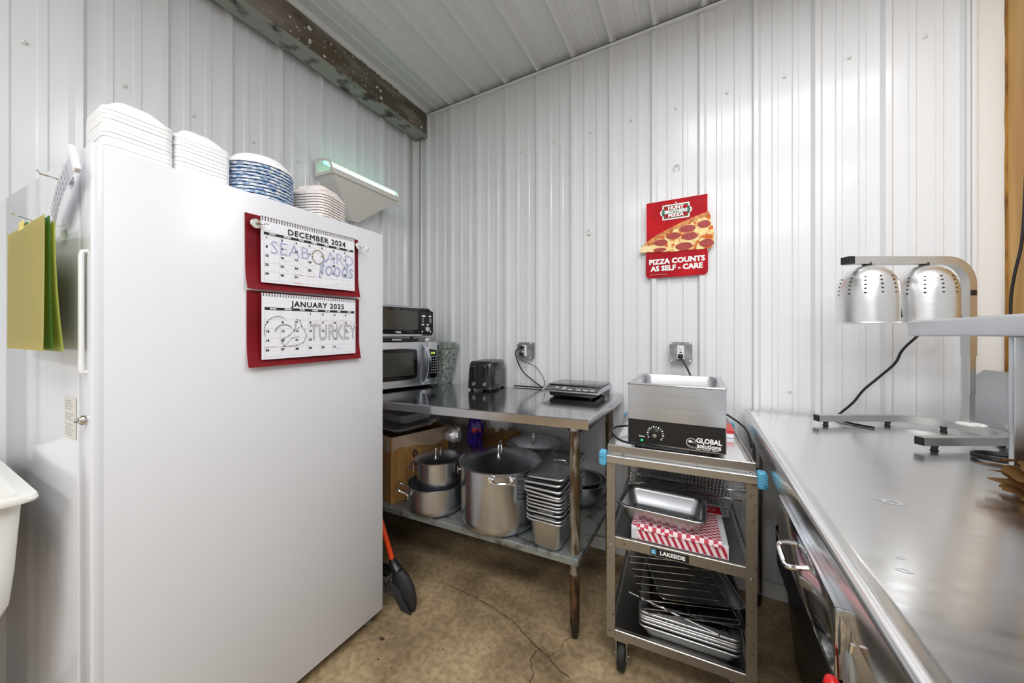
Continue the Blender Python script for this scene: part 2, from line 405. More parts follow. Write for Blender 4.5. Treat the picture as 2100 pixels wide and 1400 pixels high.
# left wall (wall A): plane x = 0
b = MB(); b.box(-.1, -.03, YF, .1, 0, H+.1); wall_left = struct('wall_left', b, 'roomwall')
alla = ribs(5.6, PA, .078)         # u measured from the corner towards the camera
for u0, u1 in ((0, .98), (.98, 1.875), (1.875, 2.77), (2.77, 5.6)):
    pr = [(u0, 0)]+[p for p in alla if u0 < p[0] < u1]+[(u1, 0)]
    obj('wall_panel', sheet(pr, .02, H, lambda u, o, v: (o, -u, v)), 'wall', wall_left)
screws(wall_left, [(.001, y, 2.176) for y in (-1.774, -1.55, -1.345, -1.115, -.895)] + [(.001, -.19, 2.17)], (0, rad(90), 0))
# ceiling: ribs hang down, run along y
b = MB(); b.box(-.1, 4.6, YF-.1, .1, H+.03, H+.12); ceiling = struct('ceiling', b, 'roomwall')
allc = ribs(4.4, PB, .118, .024)
for x0, x1 in ((0, .80), (.80, 1.48), (1.48, 2.16), (2.16, 2.84), (2.84, 4.4)):
    pr = [(x0, 0)]+[p for p in allc if x0 < p[0] < x1]+[(x1, 0)]
    obj('ceiling_panel', sheet(pr, YF, 0, lambda u, o, v: (u, v, H-o)), 'ceil', ceiling)
screws(ceiling, [(x, -.30, H-.001) for x in (.465, .69, .92, 1.145, 1.372, 1.60, 1.83)]+[(x, -.95, H-.001) for x in (.69, .92, 1.145, 1.372)], (PI, 0, 0))
# angle trims
b = MB(); b.box(.115, 2.87, -.034, -.029, 2.856, 2.8715); b.box(.115, 2.87, -.034, 0, 2.868, 2.8715); struct('trim_1', b, 'trim')
b = MB(); b.box(.0, .06, -.024, -.021, .02, 2.70); b.box(.021, .024, -.052, -.021, .02, 2.70); struct('trim_2', b, 'trim')
b = MB()
b.box(2.836, 2.842, -.026, 0, .02, H); b.box(2.848, 2.862, -.030, 0, .02, H, .003); struct('trim_3', b, 'trim')
b = MB(); b.box(2.862, 2.937, -.014, .02, 0, H, .002); struct('trim_4', b, 'plain')
b = MB(); b.box(0, 2.87, -.022, -.012, .0, .07, .003); struct('baseboard_back', b, 'trim')
# plywood return on the right
b = MB(); b.box(2.95, 3.0, -.9, .02, 0, H); wall_right = struct('wall_right', b, 'plain')
b = MB(); b.box(2.942, 2.9505, -.30, .02, 0, H); obj('plywood_board', b, 'wood', wall_right)
b = MB()
rnd = random.Random(3); L = []
for i in range(41):
    z = H*i/40; w = rnd.uniform(.010, .016)
    L.append([(2.937-rnd.uniform(0, .003), -.016, z), (2.953, -.016, z), (2.953, .02, z), (2.937, .02, z)])
b.loft(L); obj('rough_edge', b, 'woodedge', wall_right)
# the rest of the kitchen behind the camera
b = MB(); b.box(4.4, 4.5, YF, -.9, 0, H+.1); struct('wall_far_right', b, 'roomwall')
b = MB(); b.box(3.0, 4.5, -.9, -.8, 0, H+.1); struct('wall_return', b, 'roomwall')
b = MB(); b.box(-.1, 4.5, YF-.1, YF, 0, H+.1); struct('wall_front', b, 'roomwall')

# steel beam along the eave of the left wall
T = thing('steel_beam', 'grime-stained steel beam with flaking grey-green primer along the top of the left wall', 'beam', (.10, -1.4, 2.70))
def bedge(i, n): return -2.75+2.72*i/n
rnd = random.Random(5)
b = MB(); L = []
for i in range(29):
    y = bedge(i, 28); j = rnd.uniform(-.004, .004)
    L.append([(.045+j, y, 2.70), (.150, y, 2.70), (.150, y, 2.711), (.045+j, y, 2.711)])
b.loft(L); obj('lower_flange', b, 'beam1', T)
b = MB(); b.box(.128, .140, -2.75, -.03, 2.711, 2.885); obj('web', b, 'beam2', T)
b = MB(); b.box(.085, .146, -2.75, -.03, 2.885, 2.895); obj('upper_flange', b, 'beam2', T)
b = MB()
for i in range(26):
    y = -.62+.30*i/25; b.box(.1405, .143+rnd.uniform(0, .006), y, y+.016, 2.868+rnd.uniform(0, .012), 2.885)
o = obj('insulation_tuft', b, 'foamins', T); o['kind'] = 'stuff'

b = MB()
for i in range(150):
    y = -1.9+1.85*rnd.random(); z = 2.72+.15*rnd.random(); s = rnd.uniform(.0015, .006) if rnd.random() < .9 else rnd.uniform(.006, .014)
    b.loft([[(.1402, y+s*math.cos(a)*rnd.uniform(.6, 1.2), z+s*math.sin(a)*rnd.uniform(.5, 1)) for a in (0, 1.3, 2.5, 3.8, 5)], [(.142, y, z)]*1+[(.142, y+.0003*q, z+.0002*q) for q in (1, 2, 3, 4)]], False, True)
o = obj('paint_flakes', b, 'pinkpap', T); o['kind'] = 'stuff'

# small fittings on the back wall
T = thing('cable_grommet', 'small round steel grommet on the ribbed wall left of the red sign', 'fitting', (1.362, -.004, 1.83))
b = MB(); b.lathe([(.018, 0), (.018, .006), (.012, .009), (.010, .004), (.001, .004)], 16, cap0=True)
b.xf(Matrix.Translation((1.362, 0, 1.83)) @ Matrix.Rotation(rad(90), 4, 'X')); obj('flange', b, 'screw', T, 40)
T = thing('wall_hook', 'small open ring screwed to the wall above the red sign', 'hook', (1.828, -.001, 2.10))
b = MB(); b.tube([(1.828+.015*math.cos(rad(a)), -.010, 2.105+.015*math.sin(rad(a))) for a in range(-60, 250, 20)], .0022, 6); obj('ring', b, 'screw', T, 40)
b = MB(); b.tube([(1.828, 0, 2.12), (1.828, -.012, 2.12)], .003, 6); obj('shank', b, 'screw', T)

# outlets ---------------------------------------------------------
def outlet(x, z, label):
    T = thing('electrical_outlet', label, 'outlet', (x, -.001, z), group='steel outlet boxes on the back wall')
    y0 = -.045
    b = MB(); b.box(x-.05, x+.05, y0, -.002, z-.05, z+.05, .006); obj('junction_box', b, 'dkgrey', T, 30)
    c = .052; k = .014
    pl = [(-c+k, -c), (c-k, -c), (c-k*.5, -c+k*.5), (c, -c+k), (c, c-k), (c-k*.5, c-k*.5), (c-k, c), (-c+k, c), (-c+k*.5, c-k*.5), (-c, c-k), (-c, -c+k), (-c+k*.5, -c+k*.5)]
    b = MB(); b.prism(pl, .004, frame((x, y0, z), (1, 0, 0), (0, 0, 1))); b.prism([(u*.72, v*.78) for u, v in pl], .007, frame((x, y0, z), (1, 0, 0), (0, 0, 1))); obj('raised_cover', b, 'dkgrey', T)
    first = None
    for sx in (-1, 1):
        for sz in (-1, 1):
            q = MB(); q.lathe([(.005, 0), (.005, .004), (.001, .005)], 8, cap0=True)
            q.xf(Matrix.Translation((x+sx*.043, y0-.003, z+sz*.043)) @ Matrix.Rotation(rad(90), 4, 'X')); obj('corner_screw', q, 'screw', T)
    b = MB(); b.box(x-.016, x+.016, y0-.010, y0-.005, z-.034, z+.034, .002); rc = obj('receptacle', b, 'plastw', T)
    b = MB(); F = frame((x, y0-.0104, z), (1, 0, 0), (0, 0, 1))
    for dz in (.018, -.018):
        b.rect(F, -.008, dz, -.0062, dz+.009); b.rect(F, .0055, dz, .0073, dz+.008); b.rect(F, -.0025, dz-.009, .0025, dz-.004)
    b.rect(F, -.006, -.0025, .006, .0025, -.0002)
    obj('slots', b, 'ink', rc)
    return T
outlet(.961, 1.131, 'grey steel outlet box above the black toaster with two cords plugged in')
outlet(1.848, 1.140, 'grey steel outlet box with one plug above the steel food warmer')
def plug(x, z): 
    b = MB(); b.box(x-.012, x+.012, -.085, -.056, z-.012, z+.010, .006); return b
T = thing('power_cord', 'thicker black power cord running from the outlet down behind the toaster', 'cord', (.945, -.06, 1.155))
obj('plug', plug(.953, 1.152), 'cord', T, 40)
b = MB(); b.tube(smoothpath([(.950, -.083, 1.150), (.925, -.095, 1.13), (.918, -.07, 1.08), (.95, -.05, 1.00), (1.02, -.045, .945), (1.075, -.05, .912), (1.085, -.052, .9065), (1.04, -.052, .9065), (.95, -.055, .9065), (.89, -.06, .9065)]), .0042, 8); obj('cable', b, 'cord', T, 40)
T = thing('power_cord', 'thin black adapter cord looping from the outlet to the weighing scale', 'cord', (.96, -.06, 1.11))
obj('plug', plug(.953, 1.110), 'cord', T, 40)
b = MB(); b.tube(smoothpath([(.952, -.083, 1.108), (.935, -.09, 1.09), (.97, -.06, 1.06), (1.04, -.05, 1.03), (1.09, -.05, .965), (1.10, -.055, .925), (1.085, -.07, .908), (1.10, -.09, .9025), (1.16, -.11, .9025), (1.23, -.12, .9025)]), .0022, 6); obj('cable', b, 'cord', T, 40)
T = thing('power_cord', 'black power cord dropping from the right outlet behind the steel food warmer', 'cord', (1.85, -.06, 1.11))
obj('plug', plug(1.848, 1.122), 'cord', T, 40)
b = MB(); b.tube(smoothpath([(1.848, -.083, 1.118), (1.86, -.10, 1.10), (1.89, -.12, 1.04), (1.91, -.16, .96), (1.90, -.20, .87)]), .0045, 8); obj('cable', b, 'cord', T, 40)

# pizza sign --------------------------------------------------------
T = thing('wall_sign', 'red die-cut pizza advertising board hanging on the ribbed back wall', 'sign', (1.824, -.021, 1.735))
F = frame((1.678, -.0225, 1.532), (1, 0, 0), (0, 0, 1)); w, h = .292, .405
b = MB(); pl = arc(.02, .02, .02, 180, 270, 5)+arc(w-.02, .02, .02, 270, 360, 5)+[(w, h), (0, h)]
b.prism(pl, .003, F, -.001); obj('board', b, 'signr', T)
b = MB(); b.line(F, [(0.001, .14), (0.001, h-.001), (w-.001, h-.001), (w-.001, .12)], .0022, .0024); b.lathe([(.0035, 0), (.001, .0005)], 10, m=F @ Matrix.Translation((.146, .385, .0024))); obj('white_edge', b, 'white', T)
sl = [(-.032, .148), (-.026, .168), (.004, .192), (.03, .212), (.07, .233), (.12, .255), (.18, .279), (.24, .299), (.296, .313), (.302, .296), (.304, .262), (.318, .220), (.318, .170), (.316, .145), (.303, .130), (.27, .128), (.20, .132), (.14, .130), (.09, .134), (.04, .138), (-.02, .140)]
b = MB(); b.prism(sl, .004, F, .002); sli = obj('pizza_slice', b, 'cheese', T)
b = MB(); b.prism([(-.026, .168), (.004, .192), (.03, .212), (.07, .233), (.12, .255), (.18, .279), (.24, .299), (.296, .313), (.299, .294), (.24, .281), (.18, .261), (.125, .238), (.08, .216), (.045, .196), (.02, .176), (0, .160)], .003, F, .0045); obj('crust', b, 'crust', sli)
b = MB(); b.prism([(-.032, .148), (-.026, .168), (-.005, .176), (.018, .172), (.034, .156), (.03, .142), (-.02, .140)], .0024, F, .0055); obj('crumb', b, 'crumb', sli)
for px, py, rx, ry in ((.074, .184, .034, .017), (.134, .212, .034, .018), (.200, .240, .038, .019), (.276, .252, .028, .019), (.212, .200, .036, .019), (.185, .152, .040, .020), (.286, .156, .032, .021), (.070, .146, .032, .010)):
    b = MB(); b.prism([(px+rx*math.cos(2*PI*i/18)*(1+.06*math.sin(5*i)), py+ry*math.sin(2*PI*i/18)) for i in range(18)], .0022, F, .0052); obj('pepperoni', b, 'pep', sli)
lg = Matrix.Translation((0, 0, 0)); cx, cy = .146, .339
b = MB()
def cap(cx, cy, w, h, r): return arc(cx+w/2-r, cy+h/2-r, r, 0, 90, 3)+arc(cx-w/2+r, cy+h/2-r, r, 90, 180, 3)+arc(cx-w/2+r, cy-h/2+r, r, 180, 270, 3)+arc(cx+w/2-r, cy-h/2+r, r, 270, 360, 3)
b.prism(cap(cx, cy, .128, .078, .004), .0006, F, .002); b.prism(cap(cx, cy, .150, .036, .017), .0006, F, .002); lo = obj('logo_plate', b, 'white', T)
b = MB(); b.prism(cap(cx, cy, .116, .066, .002), .0004, F, .0028); obj('logo_frame', b, 'signg', lo)
b = MB(); b.prism(cap(cx, cy, .108, .058, .002), .0004, F, .0031); obj('logo_field', b, 'signr', lo)
b = MB(); b.prism(cap(cx, cy, .136, .0215, .0105), .0004, F, .0034); obj('logo_band', b, 'signg', lo)
b = MB(); b.text(F, 'HUNT', cx, cy+.0195, .023, .0012, z=.0042, sx=1.15); b.text(F, 'BROTHERS', cx, cy, .0215, .0012, z=.0042, sx=1.02); b.text(F, 'PIZZA', cx, cy-.0195, .023, .0012, z=.0042, sx=1.15); obj('logo_lettering', b, 'white', lo)
b = MB(); b.text(F, 'PIZZA COUNTS', .147, .083, .0365, .0016, z=.0024, sx=1.02); b.text(F, 'AS SELF - CARE', .147, .047, .0365, .0016, z=.0024, sx=1.0); b.rect(F, .022, .0165, .105, .0175, .0024); obj('slogan_lettering', b, 'white', T)

# ================================================================ FREEZER
T = thing('upright_freezer', 'tall white upright freezer with two calendars on its side, standing against the left wall', 'freezer', (.375, -1.37, 0))
b = MB(); b.box(.03, .73, -1.772, -.962, .05, 1.66, .004); obj('cabinet', b, 'fridge', T, 30)
def yd(x): return -1.785-.025*(.645-x)/.635
b = MB(); b.loft([[(.645, -1.7725, z), (.645, -1.783, z), (.641, -1.785, z), (.014, -1.8085, z), (.004, -1.804, z), (.004, -1.7725, z)] for z in (.06, 1.655)]); dr = obj('door', b, 'fdoor', T, 30)
b = MB(); b.box(.650, .7303, -1.783, -1.760, .052, 1.6602, .005, 3); obj('door_edge_trim', b, 'fridge', dr, 30)
b = MB(); b.tube([(.703, -1.780, 1.141), (.703, -1.790, 1.143), (.703, -1.7915, 1.15), (.703, -1.7915, 1.405), (.703, -1.790, 1.415), (.703, -1.780, 1.417)], .0048, 8); obj('handle', b, 'plastw', dr, 40)
b = MB(); b.xf(Matrix.Identity(4)); b.lathe([(.011, 0), (.011, .008), (.008, .012), (.007, .010), (.001, .010)], 16, cap0=True); b.xf(Matrix.Translation((.700, -1.783, 1.034)) @ Matrix.Rotation(rad(90), 4, 'X')); b.box(.697, .703, -1.802, -1.790, 1.030, 1.038, .001); obj('lock', b, 'chrome', dr, 40)
F = frame((.556, -1.7889, .978), (1, .037, 0), (0, 0, 1))
b = MB(); b.rect(F, 0, 0, .080, .100, .0004); st = obj('sticker', b, 'pinkpap', dr)
b = MB()
for i in range(14):
    y = .008+i*.0073
    if i in (5, 9): continue
    b.rect(F, .006, y*.86, .006+random.uniform(.04, .068), y*.86+.0026, .0008)
obj('fine_print', b, 'inkg', st)
for x in (.08, .68):
    for y in (-1.70, -1.00):
        b = MB(); b.lathe([(.018, 0), (.018, .012), (.009, .014), (.009, .052)], 12, x, y, cap0=True); obj('foot', b, 'grey' if y > -1.2 else 'plastk', T, 40)

# things on its top -------------------------------------------------
ZT = 1.661
def foam_tray():
    b = MB(); w, d = .150, .128
    b.loft([rrect(w-.006, d-.006, .016, .0), rrect(w, d, .018, .0), rrect(w, d, .018, .0098), rrect(w-.002, d-.002, .017, .0103), rrect(w-.010, d-.010, .016, .0104), rrect(w-.022, d-.022, .02, .020), rrect(w-.062, d-.056, .02, .0405), rrect(w-.070, d-.064, .016, .0415), rrect(w-.072, d-.066, .014, .0385), rrect(w-.066, d-.060, .02, .038), rrect(w-.026, d-.026, .02, .018), rrect(w-.014, d-.014, .016, .0085), rrect(w-.007, d-.007, .016, .006), rrect(w-.006, d-.006, .016, .0)], False, False)
    return b
ORD = ['lowest', 'second from the bottom', 'third from the bottom', 'fourth from the bottom', 'fifth from the bottom', 'sixth from the bottom']
ORT = ['topmost', 'second from the top', 'third from the top', 'fourth from the top', 'fifth from the top', 'sixth from the top']
def ordn(k, n): return ORT[n-1-k] if n-1-k <= k else ORD[k]
def foam_stack(cx, cy, n, where, first=None):
    for k in range(n):
        if first is None:
            o = obj('foam_container', foam_tray(), 'foam', smooth=35); first = o
        else: o = dup(first)
        o.location = (cx+random.uniform(-.0008, .0008), cy+random.uniform(-.0008, .0008), ZT+k*.0107); o.rotation_euler = (0, 0, rad(random.uniform(-.3, .3)))
        tag(o, 'white foam container, %s of the %s' % (ordn(k, n), where), 'food container', 'foam containers in the '+where)
    return first
fm = foam_stack(.610, -1.690, 11, 'stack nearest the freezer door')
foam_stack(.605, -1.558, 11, 'second foam stack beside the blue bowls', fm)
b = MB(); b.lathe([(.0955, 0), (.0975, .001), (.0975, .007), (.094, .0085), (.060, .036), (.054, .037), (.054, .0345), (.058, .0335), (.091, .006), (.0935, 0)], 36)
bw = obj('paper_bowl', b, 'bowlb', smooth=35)
for k in range(10):
    o = bw if k == 0 else dup(bw)
    o.location = (.628+random.uniform(-.0003, .0003), -1.392+random.uniform(-.0003, .0003), ZT+k*.0105); o.rotation_euler = (0, 0, random.uniform(0, 6))
    tag(o, 'blue-streaked upside-down paper bowl, %s of the blue ones on the freezer' % ordn(k, 10), 'bowl', 'blue paper bowls on the freezer')
b = MB(); b.lathe([(.0945, .0), (.097, .001), (.0945, .008), (.070, .036), (.063, .0395), (.0, .040)], 36); o = obj('paper_bowl', b, 'foam', smooth=35)
o.location = (.628, -1.392, ZT+.1056); tag(o, 'plain white bowl upside down on top of the blue bowls', 'bowl')
def boat():
    b = MB(); w, d = .155, .155
    b.loft([rrect(w, d, .035, 0), rrect(w, d, .035, .007), rrect(w-.006, d-.006, .033, .0085), rrect(w-.052, d-.052, .02, .040), rrect(w-.056, d-.056, .018, .039), rrect(w-.009, d-.009, .03, .006), rrect(w-.005, d-.005, .03, 0)], False, False)
    b.poly(rrect(w-.054, d-.054, .02, .0398)); return b
bt = obj('paper_food_tray', boat(), 'boat', smooth=35)
for k in range(9):
    o = bt if k == 0 else dup(bt)
    o.location = (.640+random.uniform(-.0003, .0003), -1.193+random.uniform(-.0003, .0003), ZT+k*.0098); o.rotation_euler = (0, 0, rad(20+random.uniform(-.1, .1)))
    tag(o, 'pale checked food tray, %s of the stack right of the bowls' % ordn(k, 9), 'food tray', 'checked paper trays on the freezer')

# calendars on its side ---------------------------------------------
def calendar(label, F, W, Hh, title, first, ndays, logo, mx):
    T = thing('wall_calendar', label, 'calendar', F @ Vector((W/2, Hh/2, 0)))
    def bend(u, v): return F @ Vector((u*W, v*Hh, .0012+.012*(max(0, .35-v)/.35)**2+.004*(u-.5)**2))
    b = MB(); b.grid(bend, 6, 10); b.solidify(.001); obj('backing_board', b, 'red', T)
    px0, px1, py0, py1 = mx, W-.028, .022, Hh-.006
    P = F @ Matrix.Translation((0, 0, .0175)); PG = F
    b = MB(); b.box(px0, px1, py0, py1, .0160, .0172, m=F); obj('page', b, 'paper', T)
    b = MB(); pw = px1-px0; ph = py1-py0
    hy = py1-.052
    b.rect(P, px0+.008, hy, px1-.006, hy+.0085)
    b.text(P, title, px0+pw*.56, py1-.030, .0255, .0007, space=1.12, sx=1.05)
    cw = (pw-.014)/7; ch = (hy-py0-.008)/5
    k = first
    for d in range(1, ndays+1):
        c, r = k % 7, k//7
        b.text(P, str(d), px0+.010+c*cw+.006, hy-r*ch-.0085, .0092, .0005, sx=1.2); k += 1
    obj('printed_dates', b, 'ink', T)
    b = MB()
    for c, s in enumerate(('SUN', 'MON', 'TUE', 'WED', 'THU', 'FRI', 'SAT')): b.text(P, s, px0+.010+(c+.5)*cw, hy+.0043, .0072, .0004, z=.0004, sx=1.3)
    obj('weekday_lettering', b, 'white', T)
    b = MB()
    for c in range(8): b.line(P, [(px0+.008+c*cw, hy), (px0+.008+c*cw, hy-5*ch)], .0007, .0001)
    for r in range(1, 6): b.line(P, [(px0+.008, hy-r*ch), (px1-.006, hy-r*ch)], .0007, .0001)
    obj('printed_grid', b, 'inkl', T)
    b = MB(); n = 40
    for i in range(n):
        u = px0+.004+(pw-.008)*i/(n-1)
        b.tube([F @ Vector((u, py1-.007, .0175)), F @ Vector((u, py1-.004, .0195)), F @ Vector((u, py1+.003, .019)), F @ Vector((u, py1+.0045, .014))], .0009, 4)
    for i in range(n):
        u = px0+.004+(pw-.008)*i/(n-1); b.rect(P, u-.0014, py1-.0095, u+.0014, py1-.0065, .0002)
    obj('spiral_binding', b, 'ink', T)
    logo(T, P, px0, px1, py0, hy, cw, ch)
    return T
def logo_sea(T, P, x0, x1, y0, hy, cw, ch):
    b = MB(); y = hy-1.35*ch
    b.text(P, 'SEAB', x0+.088, y, .058, -.0004, z=.0002, sx=1.0); obj('pale_logo_lettering', b, 'inkb', T); b = MB(); b.text(P, 'ARD', x1-.062, y, .058, -.0004, z=.0002, sx=1.0)
    obj('pale_logo_lettering', b, 'inkb', T)
    b = MB(); b.text(P, 'foods', x0+.258, hy-2.75*ch, .082, .0004, z=.0003, sx=.72, shear=.10); b.line(P, [(x0+.192, hy-2.5*ch), (x0+.186, hy-3.9*ch), (x0+.194, hy-3.95*ch)], .004, .0003); obj('script_logo_lettering', b, 'inkb', T)
    b = MB(); b.line(P, [(x0+.182+.021*math.cos(a*.35), y-.004+.024*math.sin(a*.35)) for a in range(19)], .005, .0002); obj('gold_logo_ring', b, 'inky', T)
    b = MB(); rnd = random.Random(4)
    for c, r in ((1, 0), (2, 0), (3, 0), (4, 0), (5, 0), (6, 0), (1, 1), (2, 1), (1, 2), (2, 2), (3, 2), (1, 3), (2, 3), (3, 3), (6, 4), (5, 4)):
        bx = x0+.016+c*cw; by = hy-(r+.55)*ch
        b.line(P, [(bx+i*.0045, by+rnd.uniform(-.006, .006)) for i in range(7)], .0006, .0003)
    obj('pencil_notes', b, 'inkg', T)
    b = MB()
    for c, r in ((2, 4), (3, 4), (2, 5)): b.line(P, [(x0+.01+c*cw, hy-r*ch), (x0+.036+c*cw, hy-r*ch)], .0014, .0004)
    obj('red_underlines', b, 'inkr', T)
def logo_tur(T, P, x0, x1, y0, hy, cw, ch):
    b = MB()
    b.text(P, 'TURKEY', x1-.090, hy-2.55*ch, .080, .0008, z=.0002, sx=.63)
    cx, cy = x0+.095, hy-2.45*ch
    b.line(P, [(cx-.048+.040*math.cos(rad(a)), cy+.008+.044*math.sin(rad(a))) for a in range(60, 215, 12)], .0032, .0002)
    b.line(P, [(cx-.028+.030*math.cos(rad(a)), cy-.004+.030*math.sin(rad(a))) for a in range(40, 180, 14)], .004, .0002)
    b.line(P, [(cx-.03, cy-.044), (cx+.01, cy-.042), (cx+.034, cy-.034), (cx+.044, cy-.012), (cx+.036, cy+.010), (cx+.026, cy+.024), (cx+.022, cy+.040), (cx+.012, cy+.044), (cx+.006, cy+.036), (cx+.008, cy+.024), (cx+.002, cy+.006), (cx-.014, cy-.010), (cx-.03, cy-.018), (cx-.036, cy-.03), (cx-.03, cy-.044)], .0036, .0002)
    b.line(P, [(cx+.0, cy+.006), (cx+.016, cy+.016), (cx+.028, cy+.020)], .003, .0002)
    b.line(P, [(cx-.03, cy-.044), (cx-.004, cy-.018), (cx+.018, cy-.012)], .003, .0002)
    obj('pale_logo_lettering', b, 'inkg', T)
    b = MB(); b.text(P, 'MICHIGAN', x1-.088, hy-1.38*ch, .030, -.0009, z=.0003, sx=1.0, space=1.2); obj('thin_logo_lettering', b, 'inkp', T)
    b = MB(); rnd = random.Random(8); bx = x0+.012+5*cw; by = hy-4.5*ch
    b.line(P, [(bx+.008+i*.004, by+rnd.uniform(-.007, .007)) for i in range(7)], .0008, .0004); obj('pencil_note', b, 'inkb', T)
    b = MB(); b.line(P, [(x0+.008, hy-4*ch+.001), (x0+.044, hy-4*ch+.001)], .001, .0004); b.line(P, [(x0+.012+cw, hy-4*ch), (x0+.05+cw, hy-4*ch)], .0012, .0004); obj('red_underlines', b, 'inkr', T)
XC = .7312
F1 = frame((XC, -1.482, 1.366), (0, 1, .028), (0, -.008, 1)); F2 = frame((XC, -1.479, 1.128), (0, 1, .020), (0, 0, 1))
calendar('red-backed calendar showing December 2024, upper one on the freezer side', F1, .394, .228, 'DECEMBER 2024', 0, 31, logo_sea, .036)
calendar('red-backed calendar showing January 2025, lower one on the freezer side', F2, .394, .234, 'JANUARY 2025', 3, 31, logo_tur, .034)
def hook_magnet(y, z, a, label):
    T = thing('magnetic_hook', label, 'hook', (XC+.02, y, z))
    b = MB(); b.lathe([(.0145, 0), (.0150, .002), (.0150, .006), (.0135, .0075), (.003, .0078), (.0001, .0078)], 20, cap0=True); b.xf(Matrix.Translation((XC+.0145, y, z)) @ Matrix.Rotation(rad(90), 4, 'Y')); obj('magnet_disc', b, 'chrome', T, 40)
    b = MB(); pts = [(0, 0, .006), (0, 0, .012), (.012, .002, .013), (.020, .006, .020), (.027, .004, .029), (.027, -.006, .031), (.022, -.012, .028)]
    m = Matrix.Translation((XC+.0145, y, z)) @ Matrix.Rotation(rad(90), 4, 'Y') @ Matrix.Rotation(rad(a), 4, 'Z')
    b.tube(smoothpath([m @ Vector(p) for p in pts], 4), .0018, 6); obj('hook', b, 'chrome', T, 40)
hook_magnet(-1.462, 1.563, 80, 'silver hook magnet at the upper left corner of the December calendar')
hook_magnet(-1.100, 1.577, 60, 'silver hook magnet at the upper right corner of the December calendar')

# door front: hooks, cutting mats, list -------------------------------
YD = -1.7852
def door_hook(x, z, label, L=.05, dx=0):
    YD = yd(x)
    T = thing('door_hook', label, 'hook', (x, YD, z))
    b = MB(); b.lathe([(.012, 0), (.012, .006), (.004, .008), (.001, .008)], 16, cap0=True); b.xf(Matrix.Translation((x, YD, z)) @ Matrix.Rotation(rad(90), 4, 'X')); obj('magnet_disc', b, 'chrome', T, 40)
    b = MB(); b.tube(smoothpath([(x, YD-.006, z), (x+dx*.3, YD-.02, z-.001), (x+dx*.7, YD-L*.7, z+.004), (x+dx, YD-L, z+.008), (x+dx*1.1, YD-L-.004, z+.016)], 4), .0018, 6); obj('hook_wire', b, 'chrome', T, 40)
door_hook(.607, 1.594, 'bent wire hook near the top of the freezer door beside the paper list', .042, -.03)
door_hook(.450, 1.512, 'wire hook on the freezer door holding the cutting mats', .058, .012)
def matt(name, label, m, x0, x1, y, z0, z1, lean, tab):
    b = MB()
    def f(u, v):
        q = 1-v; return (x0+(x1-x0)*u, y+lean*q*q*(.3+.7*u), z0+(z1-z0)*v-.008*(1-u)*v*tab)
    b.grid(f, 4, 10); b.solidify(.002)
    xt = .468
    b.box(xt-.025, xt+.025, y-.001, y+.001, z1-.004, z1+.018, .0007)
    o = obj(name, b, m, smooth=30); tag(o, label, 'cutting mat', 'flexible cutting mats on the freezer door'); return o
matt('cutting_mat', 'dull yellow cutting mat hanging in front on the freezer door hook', 'yellow', .302, .695, -1.840, 1.192, 1.486, -.002, -.8)
matt('cutting_mat', 'dark green cutting mat hanging between the two yellow mats', 'green', .312, .700, -1.834, 1.196, 1.484, .004, -.7)
matt('cutting_mat', 'lime yellow cutting mat hanging at the back, bulging towards the freezer door', 'lime', .340, .712, -1.829, 1.190, 1.472, .012, -.6)
T = thing('paper_list', 'crooked white paper list held by a magnet strip on the freezer door edge', 'paper', (.64, -1.80, 1.56))
F = frame((.715, -1.802, 1.618), (-.80, -.02, -.60), (.60, 0, -.80))
b = MB(); b.grid(lambda u, v: F @ Vector((u*.20, (v-.5)*.062, .006*math.sin(u*3))), 8, 2); b.solidify(.0006); obj('sheet', b, 'paper', T)
b = MB()
for i in range(9):
    for j in range(3): b.rect(F, .04+i*.016, -.022+j*.017, .047+i*.016, -.011+j*.017, .0075)
obj('printed_marks', b, 'inkl', T)
b = MB(); b.box(-.004, .010, -.040, .040, -.004, .006, .002, m=F); obj('magnet_strip', b, 'plastw', T)

# insect light trap on the left wall ---------------------------------
T = thing('insect_light_trap', 'white wedge-shaped insect light trap glowing green on the left wall above the freezer', 'insect trap', (.06, -.57, 2.10))
y0, y1 = -.81, -.335; xw, xf = .021, .172
b = MB()
A = [(xw, y0, 2.125), (xf, y0, 2.118), (xf, y1, 2.118), (xw, y1, 2.125)]
Q = [(xw, -.605, 1.935), (.052, -.600, 1.930), (.052, -.555, 1.930), (xw, -.55, 1.935)]
b.loft([A, Q]); obj('catch_cone', b, 'trap', T)
b = MB(); b.box(xf-.004, xf+.006, y0-.004, y1+.004, 2.112, 2.142, .002); obj('front_lip', b, 'trap', T)
for y in (y0, y1):
    s = -1 if y == y0 else 1
    F = frame((0, y, 0), (1, 0, 0), (0, 0, 1))
    b = MB(); pl = [(xw, 2.120), (xf, 2.113), (xf+.003, 2.150), (.148, 2.192), (.06, 2.220), (xw, 2.220)]
    inn = [(xw+.016, 2.136), (xf-.014, 2.130), (xf-.012, 2.148), (.140, 2.180), (.06, 2.206), (xw+.016, 2.206)]
    n = len(pl)
    for d in (0, .004*s):
        for i in range(n):
            j = (i+1) % n
            b.poly([(pl[i][0], pl[i][1], -d), (pl[j][0], pl[j][1], -d), (inn[j][0], inn[j][1], -d), (inn[i][0], inn[i][1], -d)], F)
    for lp in (pl, inn):
        for i in range(n):
            j = (i+1) % n; b.poly([(lp[i][0], lp[i][1], 0), (lp[j][0], lp[j][1], 0), (lp[j][0], lp[j][1], -.004*s), (lp[i][0], lp[i][1], -.004*s)], F)
    obj('end_plate', b, 'trap', T)
for x, z, nm in ((.145, 2.166, 'glow2'), (.085, 2.196, 'glow')):
    b = MB(); b.tube([(x, y0+.012, z), (x, y1-.012, z)], .0125, 12); obj('light_tube', b, nm, T, 40)
b = MB()
